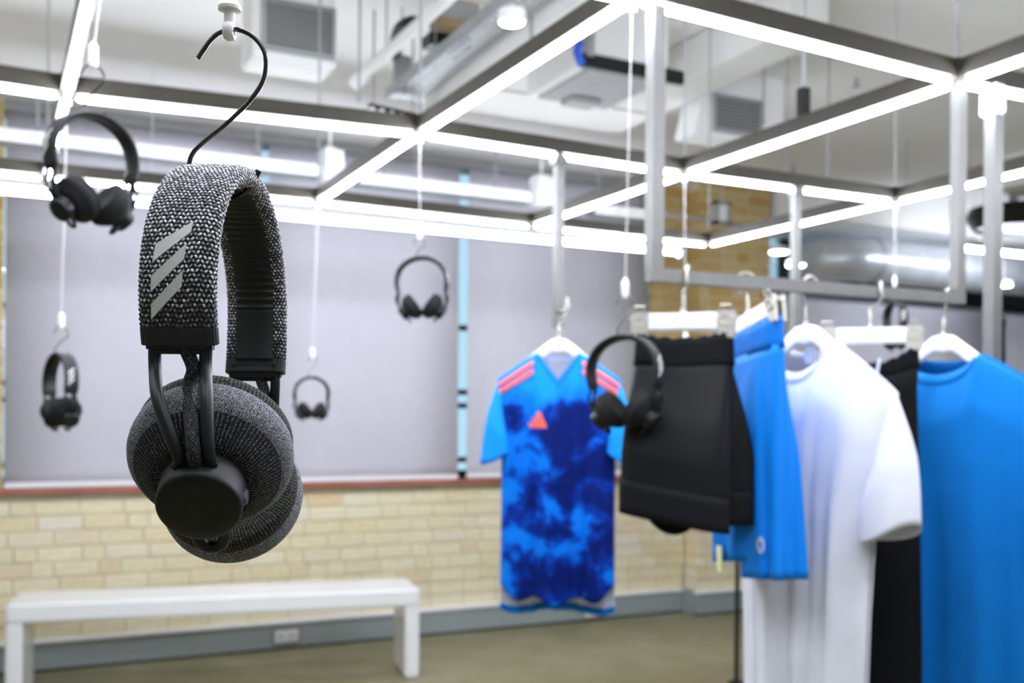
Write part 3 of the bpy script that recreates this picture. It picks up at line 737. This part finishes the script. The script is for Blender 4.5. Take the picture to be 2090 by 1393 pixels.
    for q4 in bars:
        bb = B(); m = 6; top, bot = [], []
        for k in range(m + 1):
            f = k / m
            for lst, (A, C) in ((bot, (q4[0], q4[3])), (top, (q4[1], q4[2]))):
                lst.append((A[0] + (C[0] - A[0]) * f, A[1] + (C[1] - A[1]) * f))
        off = ht + .0007
        Rg = [[near_surf(*bt, off - .0012), near_surf(*bt, off), near_surf(*tp, off), near_surf(*tp, off - .0012)] for bt, tp in zip(bot, top)]
        bb.rings(Rg); part('stripe_bar', bb, 'silver_print', band if hero else root, label='silver slanted bar' if hero else None, smooth=30)
    # ends, arms and cups
    for sg, zc, yc, xc, tilt, drop in ((-1, -.1280, -.0420, .0075, 35, dn), (1, -.150, .030, -.003, 30, df)) if asym else ((-1, -.127, -.0255, .003, 36, dn), (1, -.127, .0255, .003, 36, df)):
        ye = sg * (R0 - .0035); ze = -R0 - drop
        part('band_end', B().box((-.0128, ye - .0036, ze - .004), (.0128, ye + .0036, ze + .006)), 'black_plastic', root, bevel=.0018, seg=2)
        tl = math.radians(tilt)
        # axis pointing outwards and down
        ax = Vector((.09 if sg < 0 else -.02, sg * math.cos(tl), -math.sin(tl))).normalized()
        zz = ax; xx = Vector((1, 0, 0)); xx = (xx - zz * xx.dot(zz)).normalized(); yy = zz.cross(xx)
        M = Matrix((xx, yy, zz)).transposed().to_4x4(); M.translation = Vector((xc, yc, zc))
        def lp(name, prof, mat, n=56, parent=root):
            o = part(name, B().lathe(prof, n), mat, parent, smooth=40); o.matrix_local = M if parent is root else Matrix(); return o
        cup = lp('ear_cup', [(.0290, .0086), (.0280, .0100), (.0262, .0120), (.0228, .0155), (.0200, .0180), (.0165, .0185)], 'heather_back' if hero else 'small_pad')
        rim = part('cup_rim', B().lathe([(.0312, -.0060), (.0324, -.0040), (.0328, -.0010), (.0327, .0020), (.0320, .0048), (.0306, .0070), (.0288, .0090), (.027, .0095)], 56), 'heather_rim_lit' if hero else 'small_pad', cup, smooth=40)
        cu = lp('ear_cushion', [(.0, -.0115), (.012, -.0120), (.019, -.0140), (.0255, -.0150), (.0298, -.0138), (.0316, -.0110), (.0318, -.0080), (.0312, -.0055), (.029, -.004)], 'cushion_mesh' if hero else 'small_pad')
        cap = lp('ear_cap', [(.0160, .0165), (.0163, .0190), (.0163, .0310), (.0159, .0327), (.0149, .0335), (.010, .0337), (0, .0337)], 'cap_plastic' if hero else 'black_plastic')
        part('cap_button', B().lathe([(0, .0012), (.0022, .0010), (.0028, 0), (.0028, -.003)], 18, Matrix.Translation((.0161, -.002, .0250)) @ Matrix.Rotation(PI / 2, 4, 'Y') @ Matrix.Scale(1.5, 4, (1, 0, 0))), 'button_plastic', cap, smooth=40)
        part('arm_slot', B().box((-.0085, -.0166, .0213), (.0085, -.0135, .0277)) if yy.z < 0 else B().box((-.0085, .0135, .0213), (.0085, .0166, .0277)), 'rubber_pad', cap, bevel=.001)
        # arm: one bent wire loop sliding through the cap
        def cl(x, yv, a): return M @ Vector((x, yv, a))
        al = .0245
        slot = yy.z > 0     # which way is up on the cup
        u = 1 if slot else -1
        lx = .0270 if not (asym and sg > 0) else .0120      # the far arm is pulled out, its loop stays inside the cap
        pth = [Vector((-.0100, ye, ze)), Vector((-.0098, ye, ze - .010)), Vector((-.0070, ye + sg * .000, ze - .022)) if False else cl(-.0085, u * .034, al + .002) * .5 + Vector((-.0096, ye, ze - .014)) * .5, cl(-.0058, u * .022, al), cl(-.0055, u * .010, al), cl(-.0055, -u * (lx - .011), al), cl(-.0048, -u * (lx - .0035), al), cl(-.0022, -u * lx, al), cl(.0022, -u * lx, al), cl(.0048, -u * (lx - .0035), al), cl(.0055, -u * (lx - .011), al), cl(.0055, u * .010, al), cl(.0058, u * .022, al),
               cl(.0085, u * .034, al + .002) * .5 + Vector((.0096, ye, ze - .014)) * .5, Vector((.0098, ye, ze - .010)), Vector((.0100, ye, ze))]
        part('arm', B().tube(bezier(pth, 6), .0025, 12), 'black_plastic', root, smooth=60)
        cb = [Vector((.001, ye, ze)), Vector((.003, ye, ze - .004)), Vector((.0048, ye - sg * .001, ze - .010)), Vector((.0035, ye, ze - .018)), cl(.0005, u * .024, al), cl(0, u * .012, al)]
        part('cable', B().tube(bezier(cb, 6), .0030, 10, flat=.9), 'braid' if hero else 'black_plastic', root, smooth=60)

def hook_mesh(pts, r=.00105): return B().tube(bezier([Vector(p) for p in pts], 8), r, 10)

hero_c = CAM + RGT * (-.129) + FWD * .4625 + UP * .1113
hero = thing('headphones', 'large grey melange knit headphones with three silver bars, close to the camera', 'headphones', hero_c, -YAW)
build_headphones(hero, True)
# S-hook through the headband (drawn in the plane of the band width)
def hloc(px_, py_, d=.4625):
    p = at_d(px_, py_, d) - hero_c; return Vector((p.dot(RGT), p.dot(FWD), p.z))
hk = thing('s_hook', 'bent steel wire hook carrying the large grey knit headphones', 'hook', hero_c, -YAW)
hp_ = [hloc(*q) for q in ((403, 120), (428, 84), (450, 66), (482, 60), (518, 76), (541, 112), (538, 160), (510, 205), (462, 252), (415, 290), (394, 312), (386, 336))] + [Vector((-.0160, 0, -.0085)), Vector((-.0135, 0, -.0128)), Vector((-.004, 0, -.0150)), Vector((.006, 0, -.0142)), Vector((.0115, 0, -.0098)), hloc(526, 352, .4625)]
part('hook_bend', B().tube(bezier(hp_, 8), .00105, 12), 'hook_wire', hk)
part('hook_tip', B().tube([hp_[-2] * .45 + hp_[-1] * .55, hp_[-1] + (hp_[-1] - hp_[-2]).normalized() * .001], .0014, 12), 'hook_tip', hk)
w0 = at_d(468, 60, .4625)
wr = thing('suspension_wire', 'thin wire with white gripper holding the hook of the large headphones', 'wire', w0, -YAW)
part('wire', B().tube([(0, 0, .016), (0, 0, FZ - w0.z)], .0006, 6), 'nylon_line', wr)
part('gripper_cone', B().lathe([(.0, .0085), (.0050, .0085), (.0052, .0098), (.0030, .0135), (.0022, .02)], 24), 'clip_plastic', wr)
part('gripper_stem', B().lathe([(.0024, -.0005), (.0025, .009), (.0018, .0092)], 18), 'clip_plastic', wr)
part('gripper_loop', B().tube([(.0, .0032 * math.cos(a), -.0008 + .0030 * math.sin(a)) for a in np.linspace(0, 2 * PI, 20, endpoint=False)], .0014, 10, loop=True, flat=1.7, updir=(1, 0, 0)), 'clip_plastic', wr)

# the other headphones: one prototype, copied
proto = thing('headphones', 'x', 'headphones')
build_headphones(proto, False, asym=False)
spec = [  # hook top px, band top px, yaw offset to the camera, label, wire top node
    ((190, 138), (190, 226), (180, 472), (-1, 0), -58, 'black headphones at upper left, hung from a hook before the light tubes'),
    ((125, 670), (124, 716), (118, 880), (-1, 1), 20, 'black headphones seen edge-on at the left, low before the grey blind'),
    ((857, 488), (860, 520), (860, 658), (0, 1), 80, 'black headphones hanging in front of the grey blind, middle of the view'),
    ((638, 730), (636, 766), (636, 860), (0, 2), -76, 'smallest black headphones, hanging right of the large knit ones'),
    ((1276, 608), (1274, 678), (1272, 886), (0, 0), 62, 'black headphones hanging over the shoulder of the tie-dye shirt'),
    ((1826, 585), (1827, 612), (1827, 716), (2, 1), 25, 'black headphones half hidden behind the white clip hanger'),
]
first = True
for (hx, hy), (bx, by), (ex, ey), (ni, nj), yw, lab in spec:
    Yr = ROWS[nj]; top = at_y(bx, by, Yr); bot = at_y(ex, ey, Yr)
    sc = (top.z - bot.z) / .166
    o = proto if first else dup(proto); first = False
    o['label'] = lab; o['group'] = 'black display headphones'; o.location = top
    d = math.atan2(top.x, top.y); o.rotation_euler = (random.uniform(-.03, .03), random.uniform(-.03, .03), -d + math.radians(yw)); o.scale = (sc,) * 3
    hk_t = at_y(hx, hy, Yr); h = max(hk_t.z - top.z, .02)
    hk = thing('s_hook', 'wire hook above the ' + lab.split(',')[0].replace('black ', ''), 'hook', top, -d, 'small wire hooks')
    k = h / .06; xd = (hk_t - top).dot(Vector((math.cos(d), -math.sin(d), 0)))
    g = [(-.016 + xd, 0, h - .012), (-.008 + xd, 0, h + .002), (.003 + xd, 0, h + .004), (.013 + xd, 0, h - .006), (.013 + xd, 0, h - .018), (.0 + xd * .5, 0, h * .42), (-.011, 0, .006), (-.011, 0, -.006), (0, 0, -.011), (.012, 0, -.006), (.016, 0, -.001)]
    part('hook_bend', B().tube(bezier(g, 5), .0012, 8), 'hook_wire', hk)
    part('hook_tip', B().tube([g[-2], g[-1]], .0017, 8), 'hook_tip', hk)
    nd = node(ni, nj); c = hk_t + Vector((0, 0, .003))
    wr = thing('suspension_wire', 'thin wire and white gripper above the ' + lab.split(',')[0].replace('black ', ''), 'wire', c, 0, 'suspension wires')
    part('wire', B().tube([(0, 0, .02), nd - c + Vector((0, 0, -.012))], .0011, 6), 'nylon_line', wr)
    part('gripper', B().lathe([(.0, -.004), (.005, -.003), (.0065, .004), (.0065, .026), (.003, .032), (.0, .033)], 16), 'clip_plastic', wr)
    part('top_fitting', B().lathe([(.0, -.02), (.007, -.018), (.009, -.004), (.005, .0)], 14, Matrix.Translation(nd - c)), 'clip_plastic', wr)
nd = node(1, 1); c = at_y(1399, 700, ROWS[1])
wr = thing('suspension_wire', 'thin wire hanging from the light frame joint behind the black shorts', 'wire', c, 0, 'suspension wires')
part('wire', B().tube([(0, 0, .02), nd - c + Vector((0, 0, -.012))], .0011, 6), 'nylon_line', wr); part('gripper', B().lathe([(.0, -.004), (.005, -.003), (.0065, .004), (.0065, .026), (.003, .032), (.0, .033)], 16), 'clip_plastic', wr)
part('top_fitting', B().lathe([(.0, -.02), (.007, -.018), (.009, -.004), (.005, .0)], 14, Matrix.Translation(nd - c)), 'clip_plastic', wr)

# ================================================================== HANGERS
def hook_part(t, top, off=.012, r=.0027):
    """hanger hook: rises from the hanger centre, bends and closes over the bar; top = local point on the bar"""
    T = Vector(top); b_ = T + Vector((0, 0, -.0115))
    g = [Vector((0, 0, -.004)), Vector((0, 0, .022)), Vector((0, T.y * .3 - off * .2, .036)), T + Vector((0, -.020, -.018)), T + Vector((0, -.021, .004)), T + Vector((0, -.010, .019)), T + Vector((0, .006, .020)), T + Vector((0, .018, .010)), T + Vector((0, .021, -.004))]
    return part('hook', B().tube(bezier(g, 6), r, 10), 'bright_steel', t)
def tee_hanger(loc, yaw, top, half, drop, lab, roll=0, logo=False):
    t = thing('shirt_hanger', lab, 'hanger', loc, (0, roll, yaw), 'shirt hangers'); R = []
    for k in range(41):
        u = -1 + 2 * k / 40; a = abs(u); x = u * half
        zt = -.002 - drop * max(0, (a - .13)) ** 1.05 / (.87 ** 1.05)
        hh = .048 - .030 * min(1, a * 1.4) if a < .7 else .0184
        zb = zt - hh + (.010 * max(0, 1 - (a / .35) ** 2))
        dd = .0075 if a < .25 else .0075 + .008 * min(1, (a - .25) / .4)
        e = 1 if a < .97 else .6
        zc, hz_ = (zt + zb) / 2, (zt - zb) / 2 * e; dd *= e
        R.append([(x, dd * math.copysign(abs(math.cos(q)) ** .6, math.cos(q)), zc + hz_ * math.copysign(abs(math.sin(q)) ** .6, math.sin(q))) for q in np.linspace(0, 2 * PI, 16, endpoint=False)])
    body = part('hanger_body', B().rings(R), 'white_plastic', t, smooth=50)
    if logo:
        bb = B()
        for k in range(3):
            x0 = -.007 + k * .005; hh = .004 + k * .003
            bb.add([(x0, -.0078, -.024), (x0 + .004, -.0078, -.024), (x0 + .003, -.0078, -.024 + hh), (x0 - .001, -.0078, -.024 + hh)], [(0, 1, 2, 3)])
        part('logo', bb, 'logo_black', body, smooth=0)
    hook_part(t, top); part('ferrule', B().lathe([(.005, -.004), (.005, .003), (.003, .006)], 12), 'bright_steel', t)
    return t
def clip_hanger(loc, yaw, top, half, lab, roll=0):
    t = thing('clip_hanger', lab, 'hanger', loc, (0, roll, yaw), 'clip hangers')
    part('bar', B().box((-half, -.008, -.034), (half, .008, -.001)), 'white_plastic', t, bevel=.004, seg=3)
    for s_ in (-1, 1):
        x = s_ * (half + .012)
        cp = part('clip', B().box((x - .016, -.012, -.048), (x + .016, -.005, .002)), 'bright_steel', t, bevel=.002)
        part('clip_jaw', B().box((x - .016, .005, -.048), (x + .016, .012, .002)), 'bright_steel', cp, bevel=.002)
        part('clip_spring', B().tube([(x + .012 * math.cos(a), -.013, -.016 + .009 * math.sin(a)) for a in np.linspace(0, 2 * PI, 16, endpoint=False)], .0016, 8, loop=True), 'bright_steel', cp)
        part('clip_lever', B().tube([(x - .010, -.010, -.002), (x - .010, -.018, .010), (x + .010, -.018, .010), (x + .010, -.010, -.002)], .0018, 8), 'bright_steel', cp)
        part('rod_end', B().tube([(s_ * half, 0, -.010), (s_ * (half + .034), 0, -.010)], .003, 8), 'bright_steel', t)
    hook_part(t, top); part('ferrule', B().lathe([(.005, -.004), (.005, .003), (.003, .006)], 12), 'bright_steel', t)
    return t

# ================================================================== GARMENTS
def solid(o, th=.0016):
    md = o.modifiers.new('thickness', 'SOLIDIFY'); md.thickness = th; md.offset = 0; return o
def make_tee(t, p):
    """shirt: front panel, back panel, two sleeves, collar; local x across, -y is the side with the front"""
    L, hs, hc, hw, nw = p['L'], p['hs'], p['hc'], p['hw'], p['nw']; sd = p['sd']; un = nw / hs; z0 = p.get('z0', -.028); D = p.get('depth', .05)
    def prof(z):      # half width by height below the neck point
        return float(np.interp(z, [-L, -L * .62, -sd - .20, -sd - .02, 0], [hw, (hw + hc) / 2 * .99, hc, hs, hs * .99]))
    def top(u, front):
        a = abs(u)
        if a < un:
            if p.get('vneck') and front: return -p['nf'] * (1 - a / un)
            return -(p['nf'] if front else p['nb']) * (1 - (a / un) ** 2) ** .6
        return -sd * ((a - un) / (1 - un)) ** 1.1
    def fold(u, z, front):
        k = min(1, max(0, (-z - .10) / .30)); f = 0
        for A, q, ph in p['folds']: f += A * math.sin(q * u + ph + (0 if front else 1.7) + 1.2 * z)
        return f * k
    def pos(u, v, front, off=0):
        tz = top(u, front); hem = -L + (p['hemf'](u) if front else p['hemb'](u)); zz = hem + (tz - hem) * v
        # the outline is followed by width; the shoulder line keeps its own slope
        x = u * prof(zz); s_ = -1 if front else 1
        d = (max(0, 1 - abs(u) ** 2.4)) ** .55
        neck = abs(u) < un * 1.05
        edge = max(0, min(1, (tz - zz) / .10)); base = (.012 if not neck else .020) + (D - .012) * (edge ** .7)
        y = s_ * (base * d + .002 + off) + fold(u, zz, front) * d * (1 if front else -1)
        return Vector((x, y, zz + z0))
    nu, nv = 56, 64
    def sheet(front, off=0):
        R = [[pos(-1 + 2 * i / nu, j / nv, front, off) for i in range(nu + 1)] for j in range(nv + 1)]; return B().rings(R, closed=False, caps=False)
    solid(part('front_panel', sheet(True), p['mat'], t, smooth=80)); bk = solid(part('back_panel', sheet(False), p['mat'], t, smooth=80))
    if p.get('lining'):
        solid(part('lining', sheet(False, -.003), p['lining'], bk, smooth=80), .0008)
    # collar
    if p.get('collar'):
        for front in (True, False):
            R = []
            for i in range(31):
                u = un * (-1 + 2 * i / 30); z1 = top(u, front); w_ = p.get('cw', .018)
                vv = 1; P0 = pos(u, 1, front, .0025); hem = -L + (p['hemf'](u) if front else p['hemb'](u)); v2 = 1 - w_ / (z1 - hem)
                R.append([P0 + Vector((0, 0, .003)), pos(u, (1 + v2) / 2, front, .004), pos(u, v2, front, .002)])
            solid(part('collar', B().rings(R, closed=False, caps=False), p['collar'], t, smooth=80), .002)
    # hem trims
    for front, key in ((True, 'trimf'), (False, 'trimb')):
        if p.get(key):
            R = [[pos(-1 + 2 * i / nu, v_, front, .0022 if front else -.005) for v_ in (0, .012, p.get('trimw', .025))] for i in range(nu + 1)]
            solid(part('hem_trim', B().rings(R, closed=False, caps=False), p[key], t, smooth=80))
    # sleeves
    for s_ in (-1, 1):
        S = Vector((hs - .004, 0, -sd + z0 - .002)); A = Vector((hc - .020, 0, -sd - p.get('arm', .16) + z0)); R = []
        (ox, oz), (ix, iz) = p['co'], p['ci']; Co = S + Vector((ox, 0, oz)); Ci = S + Vector((ix, 0, iz)); nr = 20
        for k in range(nr + 1):
            f = k / nr; bow = .010 * math.sin(PI * f)
            o_ = S.lerp(Co, f) + Vector((bow, 0, bow * .4)); i_ = A.lerp(Ci, f ** .8); ctr = (o_ + i_) / 2; ax = (o_ - i_) / 2; hd = .012 + (p.get('sd2', .036) - .012) * min(1, f * 2.2) ** .7
            ring = []
            for q in range(32):
                an = 2 * PI * q / 32; ca, sa = math.cos(an), math.sin(an); w_ = 1 + .10 * math.sin(3 * an + 1 + k * .12) * f
                v_ = ctr + ax * ca + Vector((0, hd * math.copysign(abs(sa) ** .75, sa) * w_, -.010 * f * (1 - ca * ca)))
                ring.append(Vector((s_ * v_.x, v_.y, v_.z)))
            R.append(ring)
        sv = solid(part('sleeve', B().rings(R, caps=False), p.get('smat', p['mat']), t, smooth=80))
        if p.get('cuffmat'):
            R2 = [[(q_ - (sum(r_, Vector()) / 32)) * 1.03 + (sum(r_, Vector()) / 32) for q_ in r_] for r_ in R[-3:]]
            solid(part('cuff', B().rings(R2, caps=False), p['cuffmat'], sv, smooth=80))
    return pos

# --- tie-dye shirt on the drop post
d = depth(dp); hc_ = at_y(1141, 690, ROWS[1] - .06)
ang_t = -math.atan2(hc_.x, hc_.y) + math.radians(-4)
def peg_local(loc, yaw, P): return Matrix.Rotation(-yaw, 3, 'Z') @ (Vector(P) - Vector(loc))
pegp = dp + Vector((0, -.055, .055))
tee_hanger(hc_, ang_t, peg_local(hc_, ang_t, pegp), .125, .085, 'white plastic hanger with small dark emblem, inside the tie-dye shirt', logo=True)
t = thing('shirt', 'blue tie-dye football shirt with coral shoulder stripes and V-neck', 'shirt', hc_, ang_t)
pos = make_tee(t, dict(L=.715, hs=.168, hc=.155, hw=.156, nw=.058, sd=.072, nf=.078, nb=.012, vneck=True, z0=-.040, depth=.05, mat='tie_dye', lining='lining', collar='trim_blue', cw=.012,
    folds=[(.009, 8, .4), (.006, 15, 1), (.003, 29, 2)], hemf=lambda u: .045 - .030 * max(0, 1 - u * u) ** .5 * 0 + .030 * abs(u) ** 3 - .012 * math.cos(u * 9), hemb=lambda u: .0 + .006 * math.cos(u * 4) + .015 * abs(u) ** 6,
    trimb='trim_blue', trimw=.030, co=(.048, -.232), ci=(-.036, -.190), arm=.130, sd2=.040, smat='sky_cloth', cuffmat='trim_blue'))
for s_ in (-1, 1):
    for k in range(2):
        R = []
        for i in range(15):
            u = s_ * (.40 + .60 * i / 14)
            R.append([pos(u * .995, 1 - (.020 + .026 * k + q) / .74, True, .0045) for q in (0, .008, .016)])
        solid(part('shoulder_stripe', B().rings(R, closed=False, caps=False), 'coral_print', t, smooth=80), .001)
def on_front(x, z):       # point of the front panel at a given width and height
    u = x / .16; hem = -.67; v = (z + .040 - hem) / (-.06 - hem)
    p = pos(u, v, True, .003); return Vector((x, p.y, z))
for k in range(3):        # chest emblem of three slanted bars
    x0 = -.073 + k * .0165; h = (.015, .029, .043)[k]; zb = -.244
    solid(part('emblem_bar', B().add([on_front(x0, zb), on_front(x0 + .0145, zb), on_front(x0 + .0145 - h * .42, zb + h), on_front(x0 - h * .42 + .002, zb + h * .93)], [(0, 1, 2, 3)]), 'coral_print', t, smooth=0), .001)

# --- rail: black shorts, blue shorts, white shirt, black trousers, blue shirt
def make_shorts(t, p):
    """waistband, seat and two legs with hems; x across, z down"""
    ww, wd, L, hip = p['ww'], p['wd'], p['L'], p['hip']; n = 64
    def ring(cx, cy, a, b_, z, ph, amp, slope=0):
        R = []
        for q in range(n):
            an = 2 * PI * q / n; m = 1 + amp * (math.sin(5 * an + ph) * .6 + math.sin(9 * an + ph * 1.7) * .4)
            x = cx + a * m * math.copysign(abs(math.cos(an)) ** .75, math.cos(an)); R.append(Vector((x, cy + b_ * m * math.copysign(abs(math.sin(an)) ** .8, math.sin(an)), z + slope * (x - cx))))
        return R
    z0 = p['z0']; wb = p['wb']; sag = p.get('sag', .02)
    W = []
    for k in range(5):
        f = k / 4; R = ring(0, 0, ww * (1 + .05 * f), wd, z0 - wb * f, .5, .03)
        for v in R: v.z -= sag * max(0, 1 - (v.x / ww) ** 2) * (1 - .5 * f)
        for i_, v in enumerate(R): v.z += .0025 * math.sin(i_ * 2.1) * (1 - f)
        W.append(R)
    solid(part('waistband', B().rings(W, caps=False), p['wmat'], t, smooth=80), .003)
    for li, (cx, cy, a, b_, Lg, sl, ph) in enumerate(p['legs']):
        Q = []; zs = z0 - wb * .92; a0, b0_ = ww * (1.03 - .05 * li), wd * (1.02 - .06 * li)
        for k in range(25):
            f = k / 24; g = min(1, f / .75) ** .8; g = g * g * (3 - 2 * g) * .5 + g * .5
            R = ring(cx * g, cy * g, a0 + (a - a0) * g, b0_ + (b_ - b0_) * min(1, g * 1.4), zs + (z0 - Lg - zs) * f, ph + f * .8, .03 + p.get('amp', .06) * f, sl * f)
            for v in R: v.z -= sag * .5 * max(0, 1 - (v.x / ww) ** 2) * (1 - f)
            Q.append(R)
        lg = solid(part('leg', B().rings(Q, caps=False), p['mat'], t, smooth=80), .002)
        if p.get('hem'):
            H = []
            for k in range(5):
                f = k / 4; H.append(ring(cx, cy, a * 1.03, b_ * 1.05, z0 - Lg + p['hem'] * .1 - p['hem'] * f, ph + .8, p.get('amp', .06) * .5, sl))
            solid(part('hem_band', B().rings(H, caps=False), p['hmat'], lg, smooth=80), .003)
def rail_item(hookpx, cpx, cpy, dY=0):
    bp_ = bar_at(hookpx); c = at_y(cpx, cpy, RY + dY); return bp_, c
# black shorts
bp_, c = rail_item(1404, 1394, 637); yw = math.radians(-44)
clip_hanger(c, yw, peg_local(c, yw, bp_), .066, 'white clip hanger holding the black shorts')
t = thing('shorts', 'black satin shorts with wide ribbed hem on a clip hanger', 'shorts', c, yw)
make_shorts(t, dict(ww=.086, wd=.022, L=.38, hip=.108, hd=.055, z0=-.036, wb=.062, sag=.012, crotch=.20, lcx=0, wmat='black_rib', mat='black_satin', hmat='black_rib', hem=.062, amp=.05,
    legs=[(-.010, -.036, .094, .036, .286, -.17, .3), (.046, .018, .078, .034, .292, .03, 2.0)]))
part('inner_back', B().rings([[Vector((-.085 + .14 * i / 20, .0, -.325)), Vector((-.085 + .14 * i / 20, .004, -.325 - .080 * math.sin(PI * i / 20) ** .6))] for i in range(21)], closed=False, caps=False), 'black_cotton', t, smooth=80)
# blue shorts
bp_, c = rail_item(1529, 1527, 637); yw = math.radians(-104); rl = math.radians(-9)
clip_hanger(c, yw, peg_local(c, yw, bp_), .098, 'white clip hanger tilted upwards, holding the blue shorts', roll=rl)
t = thing('shorts', 'long plain blue shorts with elastic waistband on a tilted clip hanger', 'shorts', c, (0, rl * .6, yw))
make_shorts(t, dict(ww=.120, wd=.020, L=.50, hip=.150, hd=.06, z0=-.030, wb=.055, sag=.008, crotch=.27, lcx=.02, wmat='blue_elastic', mat='blue_satin', hmat='blue_satin', amp=.24,
    legs=[(.030, .014, .066, .040, .462, .0, 2.6), (-.045, .004, .088, .042, .435, .05, .2)]))
bb = B().tube([(.074 + .011 * math.cos(a), -.027, -.432 + .011 * math.sin(a)) for a in np.linspace(0, 2 * PI, 24, endpoint=False)], .004, 8, loop=True, flat=.3, updir=(0, 1, 0))
part('printed_ring', bb, 'grey_print', t)
tg = Matrix.Rotation(-yw, 3, 'Z') @ (at_y(1449, 1134, RY + .08) - c)
part('swing_tag', B().box((tg.x - .012, tg.y - .0006, tg.z - .018), (tg.x + .012, tg.y + .0006, tg.z + .03), ), 'tag_yellow', t, label='pale yellow swing tag', smooth=0)
# white shirt
bp_, c = rail_item(1654, 1645, 662); yw = math.radians(-88)
tee_hanger(c, yw, peg_local(c, yw, bp_), .165, .105, 'white plastic hanger inside the white shirt')
t = thing('shirt', 'plain white short-sleeved shirt hanging on the rail beside the blue shorts', 'shirt', c, yw)
cf = [(.014, 7, .2), (.009, 13, 1.4), (.005, 24, .3)]
make_tee(t, dict(L=.80, hs=.222, hc=.175, hw=.150, nw=.075, sd=.095, nf=.055, nb=.015, z0=-.042, depth=.055, mat='white_cotton', collar='white_cotton', folds=cf, hemf=lambda u: 0, hemb=lambda u: 0, co=(.040, -.225), ci=(-.055, -.262), arm=.215, sd2=.05))
part('size_label', B().box((-.012, .010, -.075), (.012, .012, -.045)), 'grey_print', t)
# black trousers
bp_, c = rail_item(1798, 1777, 667); yw = math.radians(-46)
clip_hanger(c, yw, peg_local(c, yw, bp_), .070, 'white clip hanger holding the black trousers between two shirts')
t = thing('trousers', 'black trousers on a clip hanger between the white and blue shirts', 'trousers', c, yw)
make_shorts(t, dict(ww=.086, wd=.020, L=.9, hip=.10, hd=.05, z0=-.036, wb=.045, sag=.038, crotch=.28, lcx=0, wmat='black_cotton', mat='black_cotton', hmat='black_cotton', amp=.05,
    legs=[(-.026, .01, .070, .038, .92, 0, .3), (.028, .01, .070, .038, .92, 0, 1.4)]))
part('drawstring', B().tube(bezier([(.018, -.030, -.065), (.012, -.036, -.10), (.006, -.050, -.15)], 6), .003, 8), 'grey_print', t)
# blue shirt
bp_, c = rail_item(1940, 1926, 682); yw = math.radians(-76)
tee_hanger(c, yw, peg_local(c, yw, bp_), .145, .100, 'white plastic hanger inside the plain blue shirt')
t = thing('shirt', 'plain bright blue short-sleeved shirt at the right end of the rail', 'shirt', c, yw)
make_tee(t, dict(L=.80, hs=.235, hc=.215, hw=.21, nw=.080, sd=.090, nf=.045, nb=.015, z0=-.044, depth=.055, mat='blue_cotton', collar='blue_cotton', folds=[(.013, 6, 1.2), (.009, 11, .4), (.005, 21, .9)], hemf=lambda u: 0, hemb=lambda u: 0, co=(.050, -.255), ci=(-.045, -.290), arm=.235, sd2=.05))
